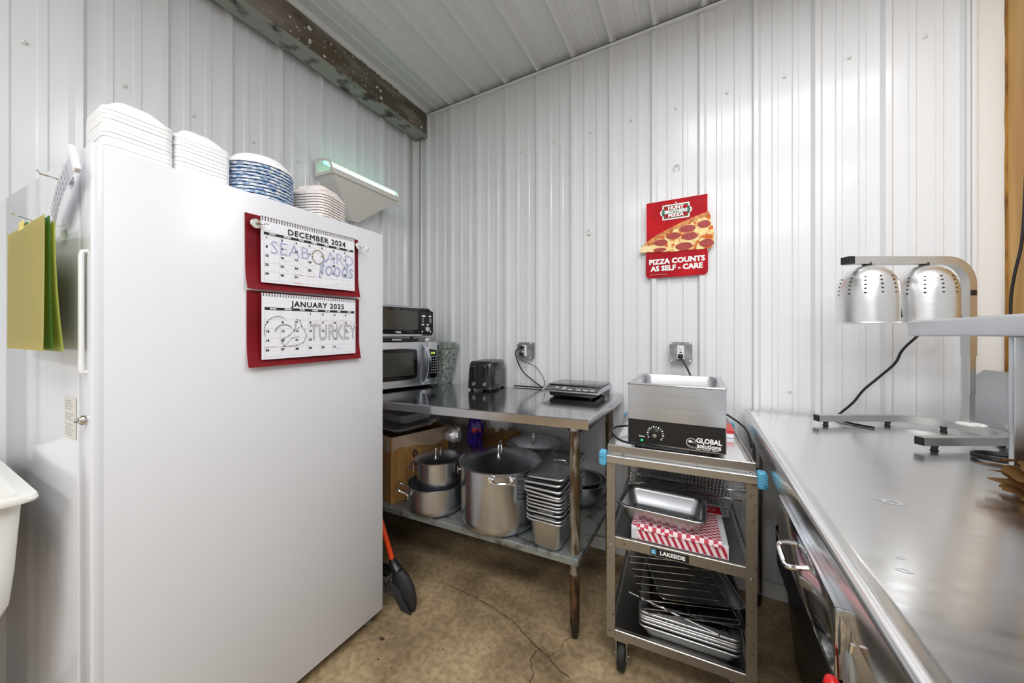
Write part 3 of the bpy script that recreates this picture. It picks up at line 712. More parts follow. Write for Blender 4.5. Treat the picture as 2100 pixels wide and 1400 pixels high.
for i in range(16):
    y = y0+.02+(y1-y0-.04)*i/15
    b.tube([(xf+.001, y, 2.142), (.158, y, 2.180), (.13, y, 2.192), (.06, y, 2.214)], .0012, 5)
b.tube([(.158, y0, 2.181), (.158, y1, 2.181)], .0018, 5)
obj('guard_bars', b, 'trap', T)
b = MB(); b.box(.020, .026, y0, y1, 2.12, 2.21); obj('back_plate', b, 'trap', T)

# laundry sink at the far left ----------------------------------------
T = thing('utility_sink', 'white plastic utility sink on a stand-leg in front of the freezer door', 'sink', (.34, -2.14, 0))
cx, cy, w, d = .335, -2.135, .59, .60
b = MB()
b.loft([rrect(w-.05, d-.05, .03, .853, 5, cx, cy), rrect(w-.004, d-.004, .022, .858, 5, cx, cy), rrect(w, d, .020, .864, 5, cx, cy), rrect(w-.004, d-.004, .022, .872, 5, cx, cy), rrect(w-.05, d-.05, .03, .874, 5, cx, cy), rrect(w-.07, d-.07, .04, .862, 5, cx, cy), rrect(w-.11, d-.11, .06, .62, 5, cx, cy), rrect(w-.2, d-.2, .06, .60, 5, cx, cy)], False, True)
obj('rim_and_bowl', b, 'sink', T, 40)
b = MB(); b.loft([rrect(w-.05, d-.04, .02, .856, 5, cx, cy), rrect(w-.066, d-.055, .025, .70, 5, cx, cy), rrect(w-.078, d-.066, .03, .625, 5, cx, cy), rrect(w-.096, d-.084, .04, .595, 5, cx, cy), rrect(w-.13, d-.12, .05, .575, 5, cx, cy), rrect(w-.20, d-.18, .06, .565, 5, cx, cy)], False, True); obj('tub_shell', b, 'sink', T, 40)
for x in (cx-.20, cx+.200):
    for y in (cy-.2, cy+.22):
        b = MB(); b.loft([rrect(.05, .05, .008, .575, 2, x, y), rrect(.046, .046, .008, .50, 2, x, y), rrect(.036, .036, .008, .495, 2, x, y), rrect(.032, .032, .006, 0, 2, x, y)]); obj('leg', b, 'sink', T, 40)
b = MB(); b.tube(smoothpath([(cx, cy, .56), (cx, cy, .40), (cx, cy+.03, .34), (cx, cy+.08, .33), (cx, cy+.12, .38), (cx-.1, cy+.16, .40), (.04, cy+.16, .40)], 4), .02, 10); obj('drain_trap', b, 'plastw', T, 40)

# ================================================================ WORK TABLE
T = thing('work_table', 'stainless steel work table in the corner with rust-stained legs and a lower shelf of pots', 'table', (.79, -.43, 0))
def quadloop(c, z, inset=0.):
    mx = sum(p[0] for p in c)/4; my = sum(p[1] for p in c)/4
    return [(x+(inset if x < mx else -inset), y+(inset if y < my else -inset), z) for x, y in c]
TC = [(.022, -.858), (1.556, -.706), (1.557, -.024), (.022, -.160)]
b = MB(); b.loft([quadloop(TC, .862, .012), quadloop(TC, .862), quadloop(TC, .8975), quadloop(TC, .9, .003)], False, True); b.loft([quadloop(TC, .866, .004), quadloop(TC, .8985, .004)], False, False); obj('table_top', b, 'steel_table', T)
SC = [(.05, -.765), (1.512, -.698), (1.522, -.055), (.05, -.19)]
b = MB(); b.loft([quadloop(SC, .318), quadloop(SC, .343), quadloop(SC, .345, .003)], False, True); b.loft([quadloop(SC, .318, .012), quadloop(SC, .335, .012)], False, True); obj('lower_shelf', b, 'shelf', T)
for x, y in ((1.485, -.655), (1.497, -.085), (.085, -.72), (.085, -.23)):
    b = MB(); b.lathe([(.0205, .335), (.0205, .862)], 20, x, y, True, True); lg = obj('leg', b, 'rust', T, 40)
    b = MB(); b.lathe([(.0225, .262), (.0235, .265), (.0235, .318), (.0215, .322)], 20, x, y, True, True); obj('shelf_collar', b, 'rust', lg, 40)
    b = MB(); b.lathe([(.0190, .055), (.0198, .262)], 20, x, y, True, True); obj('lower_tube', b, 'rustd', lg, 40)
    b = MB(); b.lathe([(.010, 0), (.013, .004), (.0165, .03), (.0185, .05), (.0195, .06)], 16, x, y, True, True); obj('bullet_foot', b, 'plastk' if x > 1 else 'plastk', lg, 40)
    b = MB(); b.lathe([(.024, .842), (.024, .862)], 20, x, y, True, True); obj('top_socket', b, 'steeld', lg, 40)

# --- microwave and toaster oven (local frames: x along the front to the right end, y to the back)
def LF(P, ang): return Matrix.Translation(P) @ Matrix.Rotation(rad(ang), 4, 'Z')
mw0 = (.425, -.245, .9005)
T = thing('microwave_oven', 'stainless microwave oven with a curved handle, on the table behind the freezer', 'microwave', mw0, rad(74))
FR = frame((0, 0, 0), (1, 0, 0), (0, 0, 1))
w, d, h = .50, .285, .287
b = MB(); b.box(-w, 0, .022, d, .012, h, .006); obj('case', b, 'plastk', T, 30, local=True)
for x in (-w+.05, -.05):
    for y in (.05, d-.04):
        b = MB(); b.lathe([(.012, 0), (.014, .013)], 10, x, y, True, True); obj('foot', b, 'rubber', T, local=True)
b = MB(); b.box(-w, -.0745, 0, .0225, .013, h-.001, .004); dr = obj('door', b, 'steelh', T, 30, local=True)
b = MB(); pl = [(-w+.03, .058), (-.25, .054), (-.165, .060), (-.150, .075), (-.147, .16), (-.150, .232), (-.165, .241), (-.25, .246), (-w+.03, .242)]
b.prism(pl, .002, FR, .0002); obj('window', b, 'blackgl', dr, local=True)
b = MB(); b.prism(arc(-.185, .21, .012, 0, 90, 4)+[(-w+.06, .222), (-w+.06, .082)]+arc(-.185, .094, .012, 270, 360, 4), .0006, FR, .0024); obj('mesh_screen', b, 'screenm', dr, local=True)
b = MB(); pts = [(-.102, -.010, .268), (-.090, -.026, .235), (-.080, -.034, .19), (-.076, -.036, .15), (-.078, -.034, .10), (-.088, -.026, .05), (-.098, -.010, .018)]
pp = smoothpath(pts, 4); L = []
for i, p in enumerate(pp):
    L.append([(p.x-.011, p.y, p.z), (p.x+.011, p.y+.002, p.z), (p.x+.011, p.y+.010, p.z), (p.x-.011, p.y+.010, p.z)])
b.loft(L); b.box(-.110, -.094, -.008, .002, .254, .266); b.box(-.110, -.094, -.008, .002, .020, .032); obj('handle', b, 'steel', dr, 40, local=True)
b = MB(); b.box(-.0725, 0, 0, .0225, .013, h-.001, .004); pn = obj('control_side', b, 'steelh', T, 30, local=True)
b = MB(); b.prism(arc(-.014, .225, .008, 0, 90, 3)+[(-.066, .240), (-.062, .19), (-.052, .15), (-.062, .09), (-.066, .055)]+arc(-.014, .063, .008, 270, 360, 3), .0015, FR, .0002); obj('keypad', b, 'blackgl', pn, local=True)
b = MB(); b.text(FR, '0:00', -.034, .213, .017, .0003, z=.0022); obj('display', b, 'lcd', pn, local=True)
b = MB()
for r in range(7):
    for c in range(3):
        b.rect(FR, -.048+c*.014, .186-r*.017, -.040+c*.014, .192-r*.017, .0022)
obj('key_legends', b, 'inkg', pn, local=True)
# toaster oven
T = thing('toaster_oven', 'grey steel toaster oven with a dial, standing on top of the microwave', 'toaster oven', (.425-.006, -.262, .9005+.2875), rad(74))
w, d, h = .46, .25, .218
def ovl(ins, y, x1=-.006):
    return [(x, y, z) for x, z in ([(-w+ins, .027+ins), (x1-.012-ins, .027+ins)]+arc(x1-.016-ins, .043+ins, .016, -80, 0, 4)+[(x1-.012-ins, .12)]+arc(x1-.052, h-.032-ins, .032, 10, 90, 6)+[(-w+ins, h-ins)])]
b = MB(); b.loft([ovl(.004, .004), ovl(0, .008), ovl(0, d-.01), ovl(.008, d)]); obj('case', b, 'steelh', T, 30, local=True)
b = MB(); b.loft([ovl(.010, .0), ovl(.010, .005)]); obj('front_panel', b, 'plastk', T, 30, local=True)
b = MB(); b.box(-w+.012, -.118, -.010, 0, .048, h-.012, .004); dr = obj('door', b, 'blackgl', T, 30, local=True)
b = MB(); b.prism(arc(-.142, h-.040, .010, 0, 90, 3)+[(-w+.03, h-.030), (-w+.03, .072)]+arc(-.142, .082, .010, 270, 360, 3), .001, FR, .0102); obj('window', b, 'screenm', dr, local=True)
b = MB(); b.text(FR, 'Ninja', -.26, .058, .016, .0006, z=.0104); obj('door_lettering', b, 'white', dr, local=True)
b = MB(); b.box(-w+.004, -.100, -.013, 0, .030, .046, .003); obj('lower_rail', b, 'steelh', T, 30, local=True)
b = MB(); b.box(-.112, -.018, -.004, 0, .052, h-.026, .006); cp = obj('control_panel', b, 'plastk', T, 30, local=True)
b = MB(); b.lathe([(.017, 0), (.017, .010), (.0145, .014), (.001, .014)], 20, cap0=True); b.xf(Matrix.Translation((-.064, -.004, .078)) @ Matrix.Rotation(rad(90), 4, 'X')); obj('dial', b, 'chrome', cp, 40, local=True)
b = MB()
for px, pz, a, c in ((-.086, .160, .014, .006), (-.040, .160, .010, .005), (-.092, .106, .010, .004), (-.056, .106, .010, .004), (-.096, .063, .005, .005), (-.036, .063, .005, .005)):
    b.prism([(px+a*math.cos(2*PI*i/14), pz+c*math.sin(2*PI*i/14)) for i in range(14)], .001, FR, .004)
for i in range(6):
    b.rect(FR, -.094, .120+i*.005, -.086, .1215+i*.005, .0043); b.rect(FR, -.044, .120+i*.005, -.030, .1215+i*.005, .0043)
obj('buttons', b, 'white', cp, local=True)
for x in (-w+.05, -.045):
    for y in (.03, d-.04):
        b = MB(); b.lathe([(.012, .0), (.016, .006), (.012, .027)], 10, x, y, True, True); obj('foot', b, 'plastw' if x > -.1 else 'plastk', T, 40, local=True)
b = MB(); b.box(-w+.06, -.12, .0, d-.03, .004, .020); obj('crumb_tray', b, 'plastk', T, local=True)
b = MB(); b.box(-.30, -.24, -.012, .0, .006, .018, .002); obj('tray_tab', b, 'steel', T, local=True)
# galvanised bin behind
T = thing('galvanised_bin', 'mottled grey galvanised tapered bin with a lid, squeezed behind the microwave', 'bin', (.34, -.105, .9005), rad(4))
b = MB(); b.loft([rrect(.13, .12, .02, .0), rrect(.20, .145, .02, .245)]); obj('body', b, 'galv', T, 40, local=True)
b = MB(); b.loft([rrect(.212, .153, .02, .240), rrect(.212, .153, .02, .262), rrect(.17, .12, .02, .281), rrect(.165, .115, .02, .281)]); obj('lid', b, 'galv', T, 40, local=True)

# --- toaster
T = thing('toaster', 'black four-slice toaster with two levers on the steel table', 'toaster', (.711, -.317, .9005), rad(9))
w, d, h = .165, .242, .172
b = MB(); b.loft([rrect(w-.006, d-.004, .02, .010, 4, w/2, d/2), rrect(w, d, .022, .018, 4, w/2, d/2), rrect(w-.006, d-.006, .022, .10, 4, w/2, d/2), rrect(w-.014, d-.014, .022, .152, 4, w/2, d/2), rrect(w-.026, d-.026, .02, .168, 4, w/2, d/2), rrect(w-.036, d-.036, .018, .172, 4, w/2, d/2), rrect(w-.044, d-.044, .016, .170, 4, w/2, d/2)]); obj('shell', b, 'toast', T, 40, local=True)
b = MB(); b.box(.026, w-.026, .028, d-.028, .1695, .1712); tp = obj('top_plate', b, 'steeld', T, local=True)
b = MB()
for x in (.038, .068, .092, .120): b.box(x, x+.012, .04, d-.04, .1705, .1718)
obj('slots', b, 'ink', tp, local=True)
for x in (.0475, .1165):
    b = MB(); b.box(x-.014, x+.014, -.0035, .006, .070, .150, .004); ch = obj('lever_channel', b, 'plastk', T, 30, local=True)
    b = MB(); b.box(x-.015, x+.015, -.022, .0, .136, .148, .004); obj('lever', b, 'toast', ch, 30, local=True)
    b = MB(); b.lathe([(.012, 0), (.0125, .004), (.010, .010), (.009, .016), (.001, .016)], 16, cap0=True); b.xf(Matrix.Translation((x, .004, .040)) @ Matrix.Rotation(rad(90), 4, 'X')); obj('browning_knob', b, 'steeld', T, 40, local=True)
b = MB(); b.box(w-.004, w+.0, .04, d-.03, .02, .12, .002); obj('side_panel', b, 'toast', T, local=True)
for x in (.022, w-.022):
    for y in (.025, d-.025):
        b = MB(); b.lathe([(.009, 0), (.011, .012)], 10, x, y, True, True); obj('foot', b, 'rubber', T, local=True)

# --- scale
T = thing('kitchen_scale', 'flat black glass digital scale at the right end of the steel table', 'scale', (1.345, -.17, .9005))
b = MB(); b.box(1.222, 1.468, -.288, -.052, .906, .938, .012); obj('base', b, 'plastk', T, 30)
FS = frame((1.345, 0, 0), (0, 1, 0), (0, 0, 1))
pr = [(-.318, .934), (-.314, .940), (-.245, .956), (-.04, .956), (-.036, .945), (-.06, .934)]
b = MB(); b.prism(pr, .306, FS, -.153); obj('upper_housing', b, 'steeld', T, 30)
FP = frame((1.192, -.318, .9395), (1, 0, 0), (0, .069, .0162))
b = MB(); b.box(.012, .294, .008, .064, 0.0005, .0022, m=FP); cp = obj('control_strip', b, 'blackgl', T)
b = MB()
for x, y in ((.075, .042), (.115, .046), (.118, .024), (.152, .024), (.196, .024), (.232, .024), (.268, .026)): b.box(x-.011, x+.011, y-.006, y+.006, .002, .0032, .0015, 1, m=FP)
obj('buttons', b, 'inkl', cp)
b = MB(); b.text(FP, 'g  kg  lb  oz', .19, .044, .009, .0002, z=.0026); b.rect(FP, .02, .018, .055, .022, .0026); obj('printed_legend', b, 'inkg', cp)
b = MB(); b.box(1.203, 1.488, -.242, -.034, .9575, .9635, .002); obj('glass_platter', b, 'blackgl', T, 30)
for x in (1.25, 1.44):
    for y in (-.26, -.08):
        b = MB(); b.lathe([(.011, .9005), (.011, .907)], 12, x, y, True, True); obj('foot', b, 'rubber', T)

# ================================================================ LOWER SHELF OF THE TABLE
ZS = .3455
def blob(rx, ry, rz, seed, amp, nu=26, nv=16, base=True):
    rnd = random.Random(seed); ph = [(rnd.uniform(1, 5), rnd.uniform(1, 5), rnd.uniform(0, 6), rnd.uniform(.4, 1)) for _ in range(9)]
    b = MB()
    def f(u, v):
        a = 2*PI*u; e = PI*(v-.5)
        x, y, z = math.cos(a)*math.cos(e), math.sin(a)*math.cos(e), math.sin(e)
        k = 1+amp*sum(w*math.sin(p*3*x+q*3*y+r+4*z*w) for p, q, r, w in ph)/4
        z2 = max(z, -.75) if base else z
        return (rx*x*k, ry*y*k, rz*z2*k)
    b.grid(f, nu, nv); bmesh.ops.remove_doubles(b.bm, verts=b.bm.verts[:], dist=1e-5); return b
# cardboard box with liner
T = thing('cardboard_box', 'tall cardboard box with a clear plastic liner folded over its rim, on the lower shelf', 'box', (.520, -.722, ZS), rad(-16))
w, d, h, t = .34, .36, .345, .004
b = MB()
b.box(-w, 0, 0, d, 0, t)
b.box(-w, 0, 0, t, t, h); b.box(-w, 0, d-t, d, t, h); b.box(-w, -w+t, t, d-t, t, h); b.box(-t, 0, t, d-t, t, h); obj('carton', b, 'cardb', T, local=True)
rnd = random.Random(11)
b = MB(); per = [(-w-.003, -.003), (.003, -.003), (.003, d+.003), (-w-.003, d+.003)]
def perim(s, off):
    tot = 2*(w+d); q = (s % 1)*tot
    for (ax, ay), (bx, by), L in ((per[0], per[1], w), (per[1], per[2], d), (per[2], per[3], w), (per[3], per[0], d)):
        if q <= L: return (ax+(bx-ax)*q/L, ay+(by-ay)*q/L)
        q -= L
    return per[0]
hem = [.012*math.sin(q*.55)+rnd.uniform(-.006, .006) for q in range(49)]; hem[48] = hem[0]
def lf(u, v):
    i = int(round(u*48)); x, y = perim(u, 0); k = 1+.012*math.sin(i*2.1)*v
    return ((x+w/2)*k-w/2, (y-d/2)*k+d/2, h+.004-v*(.075-hem[i]))
b.grid(lf, 48, 4); obj('plastic_liner', b, 'liner', T, 40, local=True)
FB = frame((.0006, 0, 0), (0, 1, 0), (0, 0, 1))
b = MB()
b.line(FB, [(.09, .06), (.09, .262), (.21, .265)], .002); b.line(FB, [(.118, .165), (.118, .195), (.215, .195), (.215, .165), (.118, .165)], .0025); b.rect(FB, .136, .169, .21, .191)
b.poly([(.138+.017*math.cos(2*PI*i/20), .235+.021*math.sin(2*PI*i/20), 0) for i in range(20)], FB); b.rect(FB, .09, .045, .125, .048)
m0 = obj('printed_marks', b, 'ink', T, local=True)
b = MB(); b.line(FB, [(.130, .228), (.138, .244), (.138, .226), (.146, .244)], .003, .0004); obj('printed_marks_light', b, 'cardb', m0, local=True)
# foil pans on it
def foil_pan(name, label, loc, rz, ry, w, d, h):
    T = thing(name, label, 'foil pan', loc, rz); T.rotation_euler = (rad(2), rad(ry), rz)
    b = MB(); L = []
    n = 80
    def lp(ww, dd, z, fl):
        o = []
        base = rrect(ww, dd, .04, z, 19)
        for i, p in enumerate(base):
            k = 1+fl*(1 if i % 2 else -1); o.append((p[0]*k, p[1]*k, z))
        return o
    b.loft([lp(w, d, h-.003, 0), lp(w+.012, d+.012, h, 0), lp(w, d, h+.002, 0), lp(w-.02, d-.02, h-.002, 0), lp(w-.03, d-.03, h*.8, .012), lp(w-.07, d-.07, h*.1, .012), lp(w-.09, d-.09, 0, 0)], False, True)
    obj('pan', b, 'foil', T, local=True); return T
foil_pan('foil_pan', 'shallow aluminium foil tray lying flat on the lined cardboard box, under the fluted one', (.40, -.52, ZS+.352), rad(-14), -3, .36, .30, .025)
foil_pan('foil_pan', 'deep fluted aluminium foil pan on top of the cardboard box', (.365, -.47, ZS+.384), rad(-10), 0, .33, .26, .058)
# pots
def pot(name, label, c, r, z0, h, mt='steelv', cat='pot', handles=(), hz=.85, lid=None, lidh=.03):
    T = thing(name, label, cat, (c[0], c[1], z0))
    b = MB(); rb = min(.05, .3*r); b.lathe([(.001, 0), (r-rb, 0), (r-.5*rb, .07*rb), (r-.15*rb, .4*rb), (r-.03*rb, .75*rb), (r, 1.1*rb), (r, h-.004), (r+.004, h-.003), (r+.005, h), (r+.002, h+.001), (r-.003, h-.001), (r-.003, 1.15*rb), (r-.15*rb-.003, .45*rb), (r-rb, .005), (.001, .005)], 56); obj('body', b, mt, T, 40, local=True)
    for a, kind in handles:
        m = Matrix.Rotation(rad(a), 4, 'Z'); b = MB(); z = h*hz
        if kind == 'loop':
            b.tube([m @ Vector(p) for p in smoothpath([(r-.001, -.045, z), (r+.012, -.045, z), (r+.034, -.036, z+.004), (r+.040, 0, z+.006), (r+.034, .036, z+.004), (r+.012, .045, z), (r-.001, .045, z)], 4)], .0055, 8)
            for sy in (-.045, .045): b.box(r-.001, r+.004, sy-.013, sy+.013, z-.018, z+.018, .003, m=m)
        else:
            b.tube([m @ Vector(p) for p in smoothpath([(r, -.050, z-.020), (r+.012, -.050, z-.005), (r+.045, -.048, z+.014), (r+.050, 0, z+.018), (r+.045, .048, z+.014), (r+.012, .050, z-.005), (r, .050, z-.020)], 4)], .0058, 8)
            for sy in (-.05, .05):
                b.box(r-.001, r+.002, sy-.007, sy+.007, z-.042, z-.010, .002, m=m)
                for q in (-.034, -.022): b.lathe([(.0045, 0), (.0035, .003), (.0001, .004)], 8, cap0=True, m=m @ Matrix.Translation((r+.001, sy, z+q)) @ Matrix.Rotation(rad(90), 4, 'Y'))
        obj('handle', b, 'chrome', T, 40, local=True)
    if lid:
        lidT = thing('pot_lid', lid, 'lid', (c[0], c[1], z0+h+.0015))
        R = r+.004
        b = MB(); b.lathe([(R-.010, .001), (R+.006, .000), (R+.007, .003), (R+.002, .006), (R-.02, .010), (R*.3, lidh), (.0001, lidh+.002)], 56); obj('cover', b, 'spun', lidT, 25, local=True)
        m = Matrix.Rotation(rad(108), 4, 'Z'); b = MB(); b.tube([m @ Vector(p) for p in smoothpath([(-.034, 0, lidh-.003), (-.033, 0, lidh+.025), (-.022, 0, lidh+.042), (0, 0, lidh+.046), (.022, 0, lidh+.042), (.033, 0, lidh+.025), (.034, 0, lidh-.003)], 4)], .0044, 8); obj('lid_handle', b, 'chrome', lidT, 40, local=True)
    return T
pot('stock_pot', 'large brushed stainless stock pot, biggest pot on the lower shelf', (1.088, -.575), .186, ZS, .285, handles=((-58, 'loop'), (122, 'loop')), hz=.9, lid='wide domed stainless lid on the largest stock pot', lidh=.038)
pot('brazier_pot', 'wide open aluminium pot holding a smaller lidded pot, beside the cardboard box', (.738, -.625), .142, ZS, .138, 'steeld', handles=((228, 'up'), (48, 'up')), hz=.86)
pot('stew_pot', 'smaller stainless pot nested inside the wide open pot', (.744, -.614), .110, ZS+.052, .20, handles=((205, 'loop'), (25, 'loop')), hz=.80, lid='flat lid with a wire handle on the nested smaller pot', lidh=.018)
pot('stock_pot', 'dark stainless pot mostly hidden behind the largest stock pot', (1.10, -.215), .145, ZS, .27, 'steeld', lid='lid with a looped handle seen behind the largest stock pot', lidh=.022)
# pans and lids in front
RR = rrect
def steam_pan(w, d, h, lip=.014, r=.028, ins=0.):
    b = MB(); W0, D0 = w, d
    def rrect(w_, d_, r_, z_): return RR(w_-(2*ins if w_ < W0-2*lip+.004 else 0), d_-(2*ins if w_ < W0-2*lip+.004 else 0), r_, z_)
    b.loft([rrect(w-.010, d-.010, r-.003, h-.0085), rrect(w-.0035, d-.0035, r, h-.0080), rrect(w, d, r+.002, h-.0045), rrect(w-.001, d-.001, r+.001, h-.0020), rrect(w-.004, d-.004, r, h-.0004), rrect(w-.008, d-.008, r-.002, h), rrect(w-2*lip, d-2*lip, r-.006, h-.001), rrect(w-2*lip-.008, d-2*lip-.008, r, h-.014), rrect(w-2*lip-.022, d-2*lip-.022, r, .016), rrect(w-2*lip-.044, d-2*lip-.044, r-.008, .0025),
            rrect(w-2*lip-.044, d-2*lip-.044, r-.008, 0), rrect(w-2*lip-.016, d-2*lip-.016, r, .016), rrect(w-2*lip-.003, d-2*lip-.003, r, h-.014), rrect(w-2*lip+.003, d-2*lip+.003, r, h-.006), rrect(w-.010, d-.010, r, h-.005)], False, False)
    for lp in (rrect(w-2*lip-.044, d-2*lip-.044, r-.008, .0025), rrect(w-2*lip-.044, d-2*lip-.044, r-.008, 0)): b.poly(lp)
    return b
zz = [0, .0135, .035, .054, .068, .082, .098]
for k, z in enumerate(zz):
    hh = .128 if k == 0 else .045
    o = obj('steam_table_pan', steam_pan(.168, .30, hh, ins=.0045*k), 'steeld', smooth=62)
    o.location = (1.374+random.uniform(-.001, .001), -.575, ZS+.0006+z+.128-hh); o.rotation_euler = (0, 0, rad(-.4))
    tag(o, 'steel pan, %s of the nested stack beside the rusty table leg' % ordn(k, 7), 'steam pan', 'nested steel pans beside the table leg')
def pan_lid(w, d):
    b = MB()
    b.loft([rrect(w-.003, d-.003, .02, -.004), rrect(w, d, .02, -.001), rrect(w-.001, d-.001, .02, .002), rrect(w-.006, d-.006, .018, .005), rrect(w-.012, d-.012, .018, .005), rrect(w-.020, d-.020, .016, .001), rrect(w-.06, d-.06, .02, -.001), rrect(w-.07, d-.07, .02, -.003)], False, True)
    b.tube([(-.03, .02, -.001), (-.028, .02, .012), (.028, .02, .012), (.03, .02, -.001)], .0035, 6); return b
pl = obj('pan_lid', pan_lid(.172, .30), 'steeld', smooth=62)
for k, (z, rx, ry, rz, dx, dy) in enumerate(((.240, 1.5, 3, -2, 0, 0), (.261, 2.5, 1, 1, -.006, .0), (.282, 3.5, -1.5, 0, -.010, .01), (.306, 5, -4, -3, .006, .02))):
    o = pl if k == 0 else dup(pl)
    o.location = (1.371+dx, -.575+dy, ZS+z); o.rotation_euler = (rad(rx), rad(ry), rad(rz))
    tag(o, ('lowest tilted steel lid lying on the nested pans', 'second tilted steel lid above the nested pans', 'third tilted steel lid, second from the top of the loose lids', 'topmost tilted steel lid, leaning highest against the table leg')[k], 'pan lid', 'loose steel lids on the nested pans')
def bowl(name, label, c, r, z0, h, mt, cat):
    T = thing(name, label, cat, (c[0], c[1], z0))
    b = MB(); b.lathe([(.001, 0), (r*.45, 0), (r*.72, h*.25), (r*.92, h*.65), (r, h-.004), (r+.006, h-.002), (r+.006, h+.001), (r-.002, h), (r*.90, h*.65), (r*.70, h*.27), (r*.44, .004), (.001, .004)], 48); obj('body', b, mt, T, 40, local=True); return T
bowl('mixing_bowl', 'large dark steel bowl on the shelf behind the rusty table leg', (1.385, -.225), .130, ZS, .125, 'steeld', 'bowl')
bowl('mixing_bowl', 'smaller dark bowl resting inside the large bowl behind the table leg', (1.383, -.232), .100, ZS+.040, .095, 'pot_in', 'bowl')
# bags and box at the back
o = obj('plastic_bag', blob(.095, .07, .085, 3, .25), 'bag', smooth=60); o.location = (.872, -.22, ZS+.392); tag(o, 'crumpled clear plastic bag behind the stock pots, right of the purple one', 'bag')
o = obj('snack_bag', blob(.045, .045, .13, 5, .3), 'purple', smooth=60); o.location = (.795, -.345, ZS+.335); tag(o, 'purple and red printed plastic bag behind the stock pots', 'bag')
T = thing('cardboard_box', 'low brown cardboard box pushed to the back of the lower shelf', 'box', (.80, -.12, ZS), rad(0))
b = MB(); b.box(-.14, .14, -.10, .05, 0, .285, .003); obj('carton', b, 'cardb', T, local=True)
b = MB(); b.box(-.135, .10, -.13, -.098, .278, .281); obj('open_flap', b, 'cardb', T, local=True)
o = obj('plastic_bag', blob(.10, .085, .075, 9, .4), 'bagg', smooth=60); o.location = (.655, -.23, ZS+.285+.08); tag(o, 'grey crumpled plastic bag on the low cardboard box', 'bag')
o = obj('plastic_bag', blob(.05, .045, .05, 12, .2), 'foil', smooth=60); o.location = (.685, -.41, ZS+.31); tag(o, 'shiny crumpled wrapper ball between the foil pans and the grey bag', 'wrapper')
b = MB(); b.lathe([(.012, 0), (.012, .001), (.012, .23)], 8, cap0=True, cap1=True)
# hanging cable
T = thing('hanging_cable', 'black cable hanging in a loop under the steel table', 'cord', (1.30, -.06, .80))
b = MB(); b.tube(smoothpath([(1.235, -.06, .850), (1.20, -.06, .83), (1.195, -.06, .77), (1.23, -.06, .70), (1.29, -.06, .665), (1.34, -.06, .69), (1.355, -.06, .76), (1.352, -.06, .850)], 6), .006, 8); obj('cable', b, 'cord', T, 40)

# ================================================================ BROOMS
T = thing('broom', 'black angled broom with an orange handle leaning behind the freezer corner', 'broom', (.765, -.875, 0))
a = Vector((.705, -.885, .205)); top = Vector((.215, -.90, 1.30))
b = MB(); b.tube([a, top], .0115, 12); obj('handle', b, 'orange', T, 40)
b = MB(); b.tube([a+(top-a)*.008, a, (.716, -.883, .182), (.735, -.880, .165)], [.014, .016, .020, .026], 12); obj('socket', b, 'plastk', T, 40)
def bl(t):   # t along the head
    c = Vector((.735, -.880, .168)).lerp(Vector((.79, -.862, .002)), t); return c
L = []
for t, wd, th in ((0, .030, .022), (.15, .055, .026), (.45, .075, .028), (.8, .062, .024), (1, .034, .018)):
    c = bl(t); L.append([(c.x+math.cos(2*PI*i/16)*wd*.8, c.y+math.sin(2*PI*i/16)*th, c.z+math.cos(2*PI*i/16)*wd*.28) for i in range(16)])
L[-1] = [(p[0], p[1], .001) for p in L[-1]]
b = MB(); b.loft(L); obj('brush_head', b, 'bristle', T, 50)
b = MB()
for i in range(14):
    t = i/13; p = Vector((.70+.06*t, -.905+.004*t, .13-.03*t)); q = Vector((.76+.055*t, -.885, .002)); b.tube([p, p.lerp(q, .5)+Vector((.004, -.006, 0)), q], .0042, 5)
obj('bristles', b, 'bristle', T, 40)
T = thing('hand_brush', 'grey bristled brush lying on the floor half hidden by the freezer', 'brush', (.60, -.80, 0))
b = MB(); b.box(.50, .62, -.845, -.79, .075, .10, .01); obj('block', b, 'plastk', T, 30)
b = MB(); rnd = random.Random(2)
for i in range(60):
    x = .505+.115*(i % 12)/11; y = -.84+.045*(i//12)/4
    b.tube([(x, y, .076), (x+.04+rnd.uniform(0, .02), y+rnd.uniform(-.012, .012), .004)], .0022, 4)
o = obj('bristles', b, 'bristleg', T); o['kind'] = 'stuff'

# ================================================================ CART
CR = rad(3)
T = thing('utility_cart', 'worn three-shelf steel utility cart with pale blue corner bumpers, carrying the food warmer', 'cart', (1.633, -.725, 0), CR)
W_, D_ = .455, .66
def tray(z, lip, down, mt='carts'):
    b = MB()
    b.loft([[(x, y, zz) for x, y in ((i, i), (W_-i, i), (W_-i, D_-i), (i, D_-i))] for i, zz in ((.004, z-down), (0, z-down), (0, z+lip-.002), (.002, z+lip), (.005, z+lip), (.008, z))], False, True)
    return b
o = obj('top_shelf', tray(.818, .007, .030), 'cart', T, local=True)
b = MB(); b.box(.02, W_-.02, .02, D_-.02, .8182, .8188); obj('shelf_mat', b, 'steel_top', o, local=True)
o = obj('middle_shelf', tray(.485, .006, .030), 'cart', T, local=True)
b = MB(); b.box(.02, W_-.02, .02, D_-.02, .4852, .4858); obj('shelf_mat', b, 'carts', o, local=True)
b = MB(); FC = frame((0, -.0008, 0), (1, 0, 0), (0, 0, 1)); b.box(.147, .268, -.0022, 0, .4585, .484, .001); nm = obj('name_plate', b, 'plastk', o, local=True)
b = MB(); b.text(FC, 'LAKESIDE', .217, .4715, .0185, .0007, z=.0018, sx=1.0); obj('plate_lettering', b, 'white', nm, local=True)
b = MB(); b.rect(FC, .150, .463, .166, .480, .0018); obj('plate_emblem', b, 'blue', nm, local=True)
b = MB(); b.text(FC, 'L', .158, .4715, .014, .0003, z=.0021); obj('emblem_letter', b, 'white', nm, local=True)
